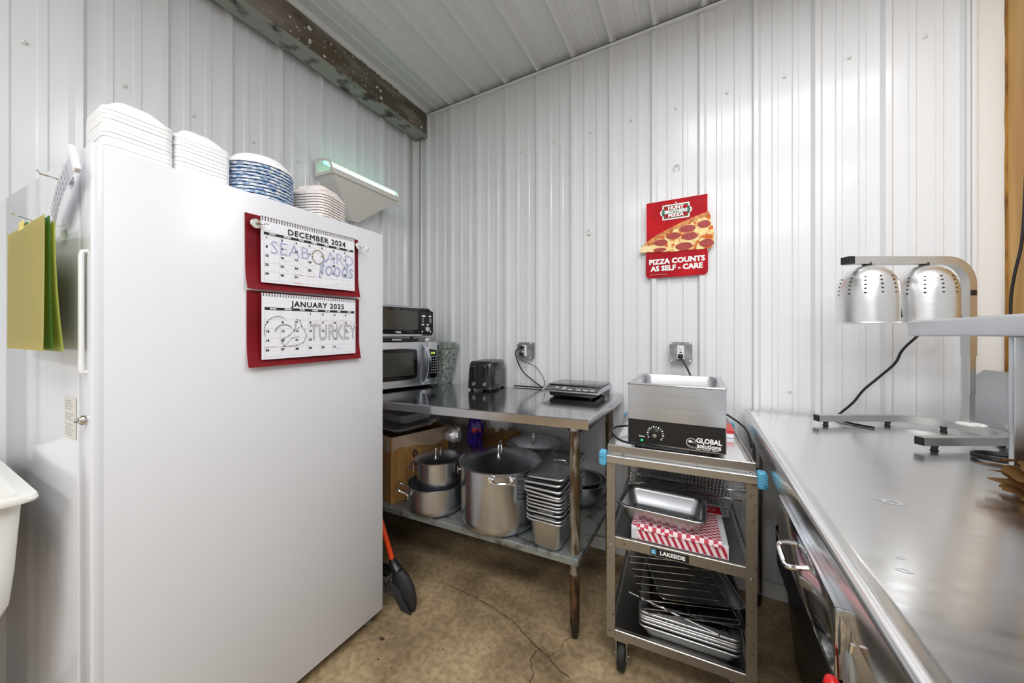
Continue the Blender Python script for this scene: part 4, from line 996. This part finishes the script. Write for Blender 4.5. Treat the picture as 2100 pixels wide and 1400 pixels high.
o = obj('bottom_shelf', tray(.145, .006, .026), 'cart', T, local=True)
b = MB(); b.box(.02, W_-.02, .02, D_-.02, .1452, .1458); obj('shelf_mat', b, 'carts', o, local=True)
for x, y, sx, sy in ((-.003, -.004, 1, 1), (W_+.003, -.004, -1, 1), (-.003, D_+.004, 1, -1), (W_+.003, D_+.004, -1, -1)):
    t = .0025; a = .030; x1 = x+sx*a; y1 = y+sy*a
    b = MB(); b.prism([(x, y), (x1, y), (x1, y+sy*t), (x+sx*t, y+sy*t), (x+sx*t, y1), (x, y1)], .665, z0=.125); lg = obj('leg', b, 'cart', T, local=True)
    for zz in (.47, .80):
        q = MB(); q.lathe([(.004, 0), (.003, .002), (.0001, .003)], 8, cap0=True); q.xf(Matrix.Translation((x+sx*.015, y-(.0 if sy > 0 else -.0), zz-.01)) @ Matrix.Rotation(rad(90 if sy > 0 else -90), 4, 'X')); obj('rivet', q, 'steel', lg, local=True)
for yy, s in ((-.016, 1), (D_+.004, -1)):
    b = MB(); b.box(-.004, W_+.004, yy, yy+.012, .762, .790, .0025); b.box(-.002, W_+.002, yy-.0015, yy+.002, .781, .789, .001); obj('end_rail', b, 'steel', T, local=True)
for x in (-.014, W_+.014):
    for y in (-.010, D_+.006):
        b = MB(); b.box(x-.012, x+.012, y-.016, y+.016, .752, .806, .006, 3)
        for k in range(5): b.box(x-.0125, x+.0125, y-.0168, y+.0168, .762+k*.008, .766+k*.008)
        obj('corner_bumper', b, 'blue', T, 30, local=True)
for x, y in ((.048, .022), (W_-.048, .022), (.048, D_-.04), (W_-.048, D_-.04)):
    b = MB(); b.lathe([(.040, -.014), (.049, -.012), (.052, -.004), (.052, .004), (.049, .012), (.040, .014)], 24, cap0=True, cap1=True); b.xf(Matrix.Translation((x, y, .052)) @ Matrix.Rotation(rad(90), 4, 'Y') @ Matrix.Rotation(rad(0), 4, 'X')); cs = obj('caster_wheel', b, 'rubber', T, 40, local=True)
    b = MB(); b.box(x-.020, x-.016, y-.020, y+.022, .045, .118); b.box(x+.016, x+.020, y-.020, y+.022, .045, .118); b.box(x-.024, x+.024, y-.022, y+.024, .112, .119); b.tube([(x-.026, y, .052), (x+.026, y, .052)], .005, 8); obj('caster_fork', b, 'cart', cs, local=True)

# food warmer -------------------------------------------------------
T = thing('food_warmer', 'open stainless food warmer with a black dial panel, on top of the cart', 'food warmer', (1.855, -.51, .825))
x0, x1, y0, y1, zb, zt = 1.700, 2.009, -.697, -.335, .836, 1.053
cx, cy, w, d = (x0+x1)/2, (y0+y1)/2, x1-x0, y1-y0
b = MB(); b.loft([rrect(w, d, .004, zb, 2, cx, cy), rrect(w, d, .004, zt-.004, 2, cx, cy)], True, False); obj('casing', b, 'steelh', T, 30)
b = MB(); b.loft([rrect(w+.004, d+.004, .008, zt-.006, 4, cx, cy), rrect(w+.006, d+.006, .008, zt-.003, 4, cx, cy), rrect(w+.002, d+.002, .01, zt, 4, cx, cy), rrect(w-.034, d-.034, .03, zt-.0005, 4, cx, cy), rrect(w-.040, d-.040, .03, zt-.008, 4, cx, cy), rrect(w-.046, d-.046, .03, zt-.15, 4, cx, cy), rrect(w-.075, d-.075, .02, zt-.158, 4, cx, cy)], False, True); obj('well', b, 'steeld', T, 40)
for x in (x0+.03, x1-.03):
    for y in (y0+.03, y1-.03):
        b = MB(); b.lathe([(.010, .8193), (.012, zb)], 10, x, y, True, True); obj('foot', b, 'rubber', T)
FW = frame((x0, y0-.0006, .840), (1, 0, 0), (0, 0, 1))
b = MB(); b.box(.002, w-.002, y0-.0016-y0, 0, 0, .083, m=Matrix.Translation((x0, y0, .840))); pn = obj('control_panel', b, 'plastk', T)
FP = frame((x0, y0-.0018, .840), (1, 0, 0), (0, 0, 1))
b = MB(); b.lathe([(.0215, 0), (.0215, .006), (.0185, .008), (.0175, .020), (.0155, .022), (.001, .022)], 28, cap0=True); b.xf(FP @ Matrix.Translation((.094, .037, 0))); kn = obj('dial', b, 'plastk', pn, 40)
b = MB(); b.lathe([(.0065, .0005), (.0001, .0006)], 16, m=FP @ Matrix.Translation((.094, .037, .022))); obj('dial_cap', b, 'steel', kn)
b = MB()
for i in range(15):
    a = rad(210-i*18); b.line(FP, [(.094+.0235*math.cos(a), .037+.0235*math.sin(a)), (.094+.0275*math.cos(a), .037+.0275*math.sin(a))], .0022 if i % 2 else .004, .0003)
obj('dial_marks', b, 'white', pn); b = MB(); b.text(FP, 'Power', .049, .024, .0075, .0002, z=.0003); obj('light_lettering', b, 'white', pn); b = MB()
b.text(FP, 'GLOBAL', .259, .0325, .0225, .0008, z=.0003, sx=.88); b.text(FP, 'solutions', .259, .0155, .0225, .0006, z=.0003, sx=.86); b.text(FP, 'Food  Warmer  1200W', .254, .0045, .0062, .0001, z=.0003, sx=1.1)
obj('panel_lettering', b, 'white', pn); b = MB()
cxl, cyl = .207, .021
b.line(FP, [(cxl+.0145*math.cos(rad(a)), cyl+.0145*math.sin(rad(a))+.002) for a in range(20, 300, 14)], .0035, .0003)
b.line(FP, [(cxl+.013*math.cos(rad(a))+.004, cyl-.005+.009*math.sin(rad(a))) for a in range(-150, 100, 14)], .004, .0004)
b.poly([(cxl-.003+.006*math.cos(2*PI*i/10), cyl+.006+.0045*math.sin(2*PI*i/10), .0003) for i in range(10)], FP)
obj('panel_emblem', b, 'white', pn)
b = MB(); b.lathe([(.0042, 0), (.0038, .003), (.0001, .0042)], 12, cap0=True, m=FP @ Matrix.Translation((.049, .0095, 0))); obj('power_light', b, 'grn', pn, 40)
T = thing('warmer_lead', 'black cord curling round the front left of the food warmer on the cart', 'cord', (1.69, -.60, .83))
b = MB(); b.tube(smoothpath([(1.697, -.45, .835), (1.668, -.48, .842), (1.630, -.53, .845), (1.618, -.575, .842), (1.635, -.63, .837), (1.675, -.69, .835), (1.74, -.710, .834), (1.82, -.706, .832), (1.90, -.702, .830)], 5), .0042, 8); obj('cable', b, 'cord', T, 40)
T = thing('lamp_lead', 'black cord trailing from behind the food warmer to the gap beside the counter', 'cord', (2.05, -.25, .83))
b = MB(); b.tube(smoothpath([(2.00, -.25, .90), (2.035, -.26, .885), (2.08, -.30, .86), (2.102, -.36, .84), (2.106, -.42, .80)], 5), .004, 8); obj('cable', b, 'cord', T, 40)
T = thing('red_packet', 'small red and white packet standing behind the food warmer on the cart', 'packet', (2.035, -.33, .8195))
b = MB(); b.box(2.013, 2.052, -.40, -.27, .8195, .850, .002); obj('carton', b, 'paper', T)
b = MB(); b.box(2.0125, 2.0525, -.401, -.269, .836, .8505, .002); obj('red_band', b, 'redp', T)
b = MB(); b.box(2.010, 2.026, -.30, -.275, .851, .89, .003); obj('clip', b, 'plastk', T)

# middle shelf ---------------------------------------------------------
T = thing('paper_sheet_box', 'box of red checked deli paper on the middle shelf of the cart', 'box', (1.858, -.545, .4864), rad(2.5))
ww, dd, hh = .305, .285, .046
b = MB(); b.box(-ww/2, ww/2, -dd/2, dd/2, 0, hh, .001); obj('carton', b, 'paper', T, local=True)
b = MB(); b.box(-ww/2+.0, ww/2-.018, -dd/2+.004, .075, hh, hh+.0012); obj('checked_top', b, 'gingham', T, local=True)
b = MB(); b.box(-ww/2+.18, ww/2-.0, .082, dd/2, hh, hh+.0012); rt = obj('red_top_panel', b, 'signr', T, local=True)
b = MB(); b.line(Matrix.Translation((0, 0, hh+.0016)), [(.098+.035*math.cos(a*.35), .112+.016*math.sin(a*.35)) for a in range(19)], .0025); b.text(Matrix.Translation((0, 0, hh+.0016)), 'Deli', .098, .112, .018, .0002); obj('oval_mark', b, 'white', rt, local=True)
b = MB(); b.box(-ww/2+.022, ww/2-.004, -dd/2-.0012, -dd/2, .003, hh-.004); obj('striped_front', b, 'stripe', T, local=True)
b = MB(); b.box(-ww/2+.001, -ww/2+.02, -dd/2-.001, -dd/2, .004, hh-.002)
FBx = frame((-ww/2, -dd/2-.0016, 0), (1, 0, 0), (0, 0, 1)); b2 = MB()
for i in range(5): b2.rect(FBx, .003, .008+i*.006, .018, .0105+i*.006)
obj('side_lettering', b2, 'inkg', T, local=True); obj('white_panel', b, 'paper', T, local=True)
b = MB()
def ruff(u, v):
    x = -ww/2+.02+u*(ww-.04); k = .5+.5*math.sin(u*21)
    a = PI*v; return (x, -dd/2+.006+.012*math.cos(a)-.004*k, hh-.006+.014*math.sin(a)+.004*k*math.sin(a)-.03*(1-u)*0)
b.grid(ruff, 40, 8); obj('folded_edge', b, 'gingham', T, 60, local=True)
o = obj('steam_table_pan', steam_pan(.298, .215, .064, .014, .03), 'steeld', smooth=62); o.location = (1.806, -.588, .534); o.rotation_euler = (0, 0, rad(-1)); tag(o, 'shallow empty steel pan sitting on the box of red checked paper', 'steam pan')
def basket(name, label, loc, rz, w, d, h, tilt, step, mt='carts', hnd=True):
    T = thing(name, label, 'basket', loc, rz); T.rotation_euler = (rad(tilt), 0, rz)
    b = MB()
    for z, k, r in ((h, 1, .0032), (h*.52, .99, .002), (.002, .93, .0026)): b.tube(rrect(w*k, d*k, .03, z, 4), r, 6, closed=True)
    obj('rim_frame', b, 'chrome', T, 40, local=True)
    b = MB()
    def side(p, q, P, Q, n):
        for i in range(n+1):
            u = i/n; A = Vector(p).lerp(Vector(q), u); Bq = Vector(P).lerp(Vector(Q), u); b.tube([A, Bq], .0012, 3)
        m = max(2, int(h/step))
        for j in range(m): u = (j+.5)/m; b.tube([Vector(p).lerp(Vector(P), u), Vector(q).lerp(Vector(Q), u)], .0012, 3)
    for (a, c) in (((-1, -1), (1, -1)), ((1, -1), (1, 1)), ((1, 1), (-1, 1)), ((-1, 1), (-1, -1))):
        L = abs(a[0]-c[0])*w/2+abs(a[1]-c[1])*d/2
        side((a[0]*w/2*.93, a[1]*d/2*.93, .002), (c[0]*w/2*.93, c[1]*d/2*.93, .002), (a[0]*w/2, a[1]*d/2, h), (c[0]*w/2, c[1]*d/2, h), int(L/step))
    for i in range(int(w/step)): x = -w/2*.93+i*step; b.tube([(x, -d/2*.93, .002), (x, d/2*.93, .002)], .0012, 3)
    for i in range(int(d/step)): y = -d/2*.93+i*step; b.tube([(-w/2*.93, y, .002), (w/2*.93, y, .002)], .0012, 3)
    o = obj('wire_mesh', b, 'steeld', T, local=True); o['kind'] = 'stuff'
    if hnd:
        b = MB(); b.tube(smoothpath([(w/2-.01, -.045, h), (w/2+.02, -.04, h+.004), (w/2+.035, -.02, h+.012), (w/2+.035, .02, h+.012), (w/2+.02, .04, h+.004), (w/2-.01, .045, h)], 4), .004, 8); obj('handle', b, 'plastk', T, 40, local=True)
    return T
basket('wire_basket', 'fine mesh wire basket at the back of the cart middle shelf, the lower of two', (1.845, -.262, .4867), rad(3), .395, .26, .085, 0, .0085, hnd=False)
basket('wire_basket', 'wire basket with a black handle stacked on the lower mesh basket', (1.885, -.275, .577), rad(1), .46, .27, .078, 0, .013)
T = thing('baking_tray', 'thin steel tray lying across the stacked wire baskets under the cart top', 'tray', (1.84, -.28, .662), rad(2))
b = MB(); b.loft([rrect(.41, .25, .02, .014), rrect(.416, .256, .02, .016), rrect(.40, .24, .02, .014), rrect(.38, .22, .02, .002), rrect(.38, .22, .02, 0), rrect(.405, .245, .02, .012)], False, False); b.poly(rrect(.38, .22, .02, .002)); obj('tray', b, 'steeld', T, 35, local=True)

# bottom shelf ----------------------------------------------------------
def sheet_pan(name, label, w, d, h, loc, rz, rx=0, ry=0, mt='steeld', ins=0.):
    o = obj(name, steam_pan(w, d, h, .010, .022, ins), mt, smooth=62); o.location = loc; o.rotation_euler = (rad(rx), rad(ry), rad(rz)); tag(o, label, 'pan', 'pans stacked on the bottom shelf of the cart'); return o
zs = .1465
sheet_pan('roasting_pan', 'lowest and deepest pan on the bottom shelf of the cart', .318, .46, .052, (1.884, -.480, zs), 3)
for k, (z, lb) in enumerate(((.0165, 'second pan from the bottom in the cart bottom stack, stained rim'), (.028, 'middle stained pan in the cart bottom stack'), (.0365, 'fourth stained pan from the bottom of the cart stack'), (.049, 'upper stained pan just under the dark baking sheets'))):
    sheet_pan('sheet_pan', lb, .318, .46, .030, (1.884, -.480, zs+z+.022), 3, ins=.005*(k+1))
def baking_sheet(label, w, d, loc, rot, mt):
    b = MB(); b.loft([rrect(w-.004, d-.004, .02, .010), rrect(w, d, .022, .011), rrect(w, d, .022, .014), rrect(w-.010, d-.010, .02, .015), rrect(w-.018, d-.018, .02, .012), rrect(w-.034, d-.034, .018, .001), rrect(w-.036, d-.036, .018, 0), rrect(w-.020, d-.020, .02, .011)], False, False); b.poly(rrect(w-.034, d-.034, .018, .0012)); b.poly(rrect(w-.034, d-.034, .018, .0002))
    o = obj('baking_sheet', b, mt, smooth=30); o.location = loc; o.rotation_euler = [rad(a) for a in rot]; tag(o, label, 'baking sheet', 'dark baking sheets on the cart bottom shelf'); return o
baking_sheet('dark baking sheet lying lowest under the wire rack, corner sticking out', .32, .44, (1.90, -.465, zs+.110), (.5, 1, 8), 'carts')
baking_sheet('bright-rimmed baking sheet lying tilted under the wire rack', .29, .40, (1.875, -.455, zs+.136), (1, 2, 20), 'steel')
T = thing('wire_rack', 'chrome oven rack lying across the top of the cart bottom shelf pans', 'rack', (1.84, -.56, zs+.170)); T.rotation_euler = (rad(4), rad(2), rad(21))
b = MB(); w, d = .30, .40
b.tube(rrect(w, d, .012, 0, 3), .0028, 6, closed=True); obj('frame', b, 'chrome', T, 40, local=True)
for i in range(11):
    y = -d/2+.0+d*(i+.4)/11
    b = MB(); b.tube([(-w/2, y, .003), (w/2, y, .003)], .0019, 6); obj('rack_bar', b, 'chrome', T, 40, local=True)
b = MB(); b.tube([(.0, -d/2, .006-.009), (.0, d/2, -.003)], .002, 6); obj('rack_brace', b, 'chrome', T, 40, local=True)
T = thing('grill_rod', 'thin steel rod poking out of the pans on the cart bottom shelf', 'rod', (1.85, -.68, zs+.115))
b = MB(); b.tube([(1.705, -.703, zs+.145), (1.80, -.708, zs+.134), (1.985, -.716, zs+.112)], .0028, 6); b.tube([(1.985, -.716, zs+.112), (1.990, -.717, zs+.100)], .0028, 6); obj('rod', b, 'chrome', T, 40)

# ================================================================ COUNTER ON THE RIGHT
T = thing('steel_counter', 'long brushed stainless counter with a raised rim, filling the right foreground', 'counter', (2.45, -1.2, 0))
X0, X1, Y0, Y1 = 2.120, 2.93, -2.7, -.035
def cl(i, z): return [(X0+i, Y0+i, z), (X1-i, Y0+i, z), (X1-i, Y1-i, z), (X0+i, Y1-i, z)]
b = MB(); b.loft([cl(.010, .800), cl(.002, .800), cl(.0, .806), cl(0, .866), cl(.002, .873), cl(.007, .8775), cl(.014, .8785), cl(.020, .8765), cl(.034, .8695), cl(.042, .868)], False, True); obj('counter_top', b, 'steel_top', T, 35)
b = MB(); FSP = frame((2.828, 0, 0), (0, 1, 0), (0, 0, 1)); b.prism([(-.060, .868), (-.060, 1.064), (-.133, 1.103), (-1.2, 1.103), (-1.2, .868)], .014, FSP); obj('side_splash', b, 'steeld', T)
for x, y in ((2.165, -.095), (2.74, -.095), (2.165, -2.6), (2.74, -2.6)):
    b = MB(); b.lathe([(.0205, .06), (.0205, .80)], 16, x, y, True, True); lg = obj('leg', b, 'steeld', T, 40)
    b = MB(); b.lathe([(.012, 0), (.017, .03), (.019, .06)], 16, x, y, True, True); obj('bullet_foot', b, 'plastk', lg, 40)
b = MB(); b.box(2.125, 2.60, -1.346, -.925, .718, .82, .003); dr = obj('drawer', b, 'steelh', T, 30)
b = MB(); b.box(2.108, 2.126, -1.346, -.925, .716, .822, .003); obj('drawer_front', b, 'mirror', dr, 30)
b = MB(); b.tube(smoothpath([(2.108, -1.125, .800), (2.088, -1.122, .797), (2.076, -1.125, .790), (2.074, -1.16, .787), (2.076, -1.195, .787), (2.088, -1.205, .792), (2.108, -1.205, .797)], 4), .0045, 8); obj('drawer_pull', b, 'chrome', dr, 40)
for sx, sy, sr in ((2.295, -.985, .012), (2.27, -.98, .005), (2.205, -1.28, .006), (2.215, -1.24, .004)):
    b = MB(); n = 16; b.loft([[(sx+sr*k*1.5*math.cos(2*PI*i/n)*(1+.2*math.sin(3*i)), sy+sr*k*math.sin(2*PI*i/n), .8684) for i in range(n)] for k in (1, .6)], False, False); obj('dried_water_mark', b, 'inkg', T)
# red-handled tool and grey loop under the edge
T = thing('hand_tool', 'red-gripped hand tool with a grey guard hanging under the near counter edge', 'tool', (2.11, -1.40, .75))
b = MB(); m = Matrix.Translation((2.113, -1.387, .755)) @ Matrix.Rotation(rad(90), 4, 'Y'); b.lathe([(.001, -.004), (.020, -.004), (.024, 0), (.020, .004), (.001, .004)], 20, m=m @ Matrix.Diagonal((1.5, .8, 1, 1))); obj('guard', b, 'grey', T, 40)
b = MB(); b.tube(smoothpath([(2.098, -1.372, .733), (2.096, -1.385, .728), (2.098, -1.41, .700), (2.105, -1.425, .64), (2.11, -1.43, .58)], 4), [.008+.004*min(1, i/5) for i in range(17)], 10); obj('grip', b, 'redp', T, 40)
b = MB(); b.tube([(2.104, -1.392, .735), (2.106, -1.41, .70)], .008, 8); obj('jaw', b, 'pinkpap', T, 40)
b = MB(); b.tube([(2.113, -1.387, .78), (2.116, -1.387, .802)], .003, 6); obj('hanging_wire', b, 'chrome', T, 40)
# black bin below
T = thing('waste_bin', 'black lined waste bin under the steel counter behind the cart', 'bin', (2.42, -.80, 0))
b = MB(); b.loft([rrect(.36, .95, .04, 0, 5, 2.43, -.80), rrect(.44, 1.02, .05, .44, 5, 2.43, -.80), rrect(.455, 1.035, .05, .455, 5, 2.43, -.80), rrect(.42, 1.0, .05, .455, 5, 2.43, -.80), rrect(.40, .96, .05, .40, 5, 2.43, -.80)], True, True); obj('body', b, 'plastk', T, 40)
rnd = random.Random(21)
b = MB(); base = rrect(.462, 1.042, .05, 0, 14, 2.43, -.80); L = []
for z, k in ((.462, .93), (.470, 1.0), (.455, 1.012), (.38, 1.0), (.33, .995)):
    L.append([(2.43+(x-2.43)*k, -.80+(y+.80)*k+rnd.uniform(-.002, .002), z+rnd.uniform(-.012, .012)) for x, y, _ in base])
b.loft(L, False, False); obj('bin_liner', b, 'plastk', T, 50)
b = MB(); b.tube([(x, y, .465) for x, y, _ in rrect(.47, 1.05, .05, 0, 8, 2.43, -.80)], .003, 6, closed=True); obj('rim_wire', b, 'chrome', T, 40)

# overshelf --------------------------------------------------------------
T = thing('raised_shelf', 'thick-edged grey steel shelf on a post above the right end of the counter', 'shelf', (2.62, -1.5, .868))
b = MB(); b.box(2.43, 2.72, -1.95, -.678, 1.2235, 1.2645, .007, 3); obj('shelf_board', b, 'steeld', T, 35)
b = MB(); b.box(2.590, 2.640, -.735, -.715, .8686, 1.2235, .004); obj('post', b, 'steeld', T, 35)
b = MB(); b.box(2.590, 2.640, -1.90, -1.88, .8686, 1.2235, .004); obj('post', b, 'steeld', T, 35)
T = thing('power_cord', 'black cord hanging down in front of the plywood at the right edge', 'cord', (2.93, -.08, 1.45))
b = MB(); b.tube(smoothpath([(2.93, -.12, 2.35), (2.93, -.125, 2.0), (2.93, -.118, 1.75), (2.93, -.103, 1.56), (2.93, -.072, 1.45), (2.93, -.054, 1.36), (2.93, -.054, 1.25), (2.93, -.06, 1.15), (2.93, -.06, 1.05)], 5), .0042, 8); obj('cable', b, 'cord', T, 40)
# cord coil + crumpled carriers
T = thing('coiled_cord', 'black cord coiled on the counter under the raised shelf', 'cord', (2.69, -.50, .868))
b = MB(); b.tube([(2.69+(.052+.004*math.sin(a*.7))*math.cos(a*.28), -.497+.045*math.sin(a*.28), .873+.0035*(a/22)) for a in range(68)], .0038, 7); obj('cable', b, 'cord', T, 40)
for k in range(4):
    def car(u, v):
        x, y = u*.23, (v-.5)*.24
        bump_ = .010*math.sin(u*11+.6*k)*math.sin(v*9+k*.3); e = .006*math.sin(v*23+k)+.004*math.sin(v*51)
        return (x+(e if u < .06 else 0), y, .014+max(bump_, -.003)+.004*math.sin(v*7+k))
    b = MB(); b.grid(car, 24, 26); b.solidify(.0018); o = obj('pulp_carrier', b, 'cardk', smooth=60)
    o.location = (2.532+.008*(k % 2), -.874-.004*k, .869+.018*k); o.rotation_euler = (0, 0, rad(-4+5*(k % 3)))
    tag(o, ('lowest crumpled brown paper carrier on the counter below the shelf post', 'second brown paper carrier up the crumpled pile', 'third brown paper carrier, just below the top of the pile', 'topmost crumpled brown paper carrier on the counter at the right edge')[k], 'paper carrier', 'brown paper carriers on the counter')

# heat lamp ----------------------------------------------------------------
T = thing('heat_lamp', 'twin-dome brushed aluminium heat lamp standing on the counter', 'heat lamp', (2.772, -.176, .8688), rad(28.1))
b = MB(); hw, rr, xl = .152, .12, -.405
path = [(xl, hw), (xl+.14, hw)]+[(-rr+rr*math.cos(rad(a)), hw-rr+rr*math.sin(rad(a))) for a in range(90, -1, -10)]+[(-rr+rr*math.cos(rad(a)), -(hw-rr)+rr*math.sin(rad(a))) for a in range(0, -91, -10)]+[(xl+.17, -hw), (xl+.055, -hw)]
b.tube([(x, y, .030) for x, y in path], 0, sq=(.025, .025)); ba = obj('base_frame', b, 'lampst', T, 30, local=True)
for x, y in ((xl, hw), (xl+.055, -hw)):
    b = MB(); b.box(x-.004, x+.001, y-.0122, y+.0122, .0178, .0422, .001); obj('end_cap', b, 'plastk', ba, local=True)
for x, y in ((xl+.035, hw), (-.13, hw-.005), (-.01, -.09), (xl+.10, -hw), (-.015, .06)):
    b = MB(); b.lathe([(.010, 0), (.007, .006), (.010, .018)], 14, x, y, True, True); obj('rubber_foot', b, 'rubber', ba, 40, local=True)
b = MB(); b.box(-.010, .010, -.010, .010, .042, .160); b.box(-.0115, .0115, -.0115, .0115, .150, .290, .001); obj('lower_column', b, 'lampst', T, local=True)
b = MB(); za = .621; r2 = .085
pa = [(0, .284), (0, za-r2)]+[(-r2+r2*math.cos(rad(a)), za-r2+r2*math.sin(rad(a))) for a in range(9, 91, 9)]+[(-.437, za)]
b.tube([(x, 0, z) for x, z in pa], 0, sq=(.026, .026)); ar = obj('arm', b, 'lampst', T, 30, local=True)
b = MB(); b.box(-.442, -.435, -.0125, .0125, za-.0125, za+.0125, .001); b.box(-.437, -.415, -.0132, .0132, za-.0132, za+.0132); obj('end_cap', b, 'plastk', ar, local=True)
b = MB(); b.box(.012, .017, -.009, .009, .495, .518, .001); b.box(-.009, .009, -.016, -.012, .497, .516, .001); obj('switch', b, 'plastk', ar, local=True)
b = MB(); b.box(-.030, .024, -.030, .016, .040, .050, .004); b.box(.004, .026, -.034, -.02, .030, .048, .004); obj('cable_gland', b, 'white', T, 40, local=True)
prof = [(.0855, 0), (.0812, .004), (.0812, .060), (.0808, .108), (.0780, .135), (.0705, .160), (.058, .180), (.038, .196), (.014, .2045), (.0001, .205)]
inn = [(r-.0025 if r > .02 else r, z+(.0 if z < .15 else -.003)) for r, z in prof]
def prof_at(z):
    for (ra, z0_), (rb, z1_) in zip(prof[1:], prof[2:]):
        if z0_ <= z <= z1_:
            t = (z-z0_)/(z1_-z0_); return ra+(rb-ra)*t, (z1_-z0_, -(rb-ra))
for k, xc in enumerate((-.360, -.158)):
    m = Matrix.Translation((xc, 0, .399))
    b = MB(); b.loft([circ(max(r, 1e-4), z, 56) for r, z in prof], m=m, cap0=False, cap1=False); sh = obj('lamp_shade', b, 'alu', T, 40, local=True, fix=True)
    b = MB(); b.loft([circ(max(r, 1e-4), z, 40) for r, z in inn], m=m, cap0=False, cap1=False); obj('shade_lining', b, 'white', sh, 40, local=True)
    b = MB(); b.lathe([(.012, .195), (.014, .214)], 14, xc, 0, m=Matrix.Translation((0, 0, .399))); obj('shade_stem', b, 'plastk', sh, local=True)
    b = MB(); b.lathe([(.0001, .030), (.030, .034), (.046, .052), (.042, .085), (.022, .12), (.018, .16)], 24, m=m); obj('bulb', b, 'white', sh, 40, local=True)
    b = MB()
    for a in range(0, 360, 30):
        for z in (.103, .1175, .131, .145, .158):
            r, nrm = prof_at(z); n2 = Vector((nrm[0], nrm[1])).normalized()
            q = m @ Matrix.Rotation(rad(a+12), 4, 'Z') @ Matrix.Translation((r+.0006, 0, z)) @ Matrix.Rotation(math.atan2(n2.x, n2.y), 4, 'Y')
            b.poly([(.0027*math.cos(2*PI*i/10)*1.0, .0036*math.sin(2*PI*i/10), 0) for i in range(10)], q)
    o = obj('vent_holes', b, 'ink', sh, local=True); o['kind'] = 'stuff'
    q = m @ Matrix.Rotation(rad(-90+(54 if k == 0 else 60)), 4, 'Z') @ Matrix.Translation((.0826, 0, .036)) @ Matrix.Rotation(rad(90), 4, 'Z') @ Matrix.Rotation(rad(90), 4, 'X')
    def tri(s, z): return [(-.0150*s, -.015*s, z), (.0150*s, -.015*s, z), (0, .018*s, z)]
    b = MB(); b.poly(tri(1.12, .0), q); t0 = obj('warning_label', b, 'ink', sh, local=True)
    b = MB(); b.poly(tri(1.0, .0003), q); obj('label_face', b, 'ylw', sh, local=True)
    b = MB()
    for i in range(3): b.line(q, [(-.005+i*.005, -.002), (-.0035+i*.005, .001), (-.0055+i*.005, .004)], .0011, .0006)
    b.rect(q, -.008, -.0065, .008, -.005, .0006); b.line(q, [(-.0145, -.0125), (.0145, -.0125), (0, .015), (-.0145, -.0125)], .001, .0005); obj('label_symbol', b, 'ink', sh, local=True)
T = thing('power_cord', 'black cord running from the heat lamp column down the ribbed wall to the counter', 'cord', (2.58, -.06, 1.05))
b = MB(); b.tube(smoothpath([(2.772, -.150, 1.362), (2.755, -.09, 1.33), (2.73, -.062, 1.27), (2.688, -.06, 1.221), (2.647, -.06, 1.166), (2.626, -.06, 1.113), (2.576, -.06, 1.051), (2.532, -.06, .998), (2.501, -.06, .945), (2.458, -.062, .894), (2.44, -.085, .8795), (2.46, -.14, .8735), (2.52, -.20, .8735)], 5), .0045, 8); obj('cable', b, 'cord', T, 40)
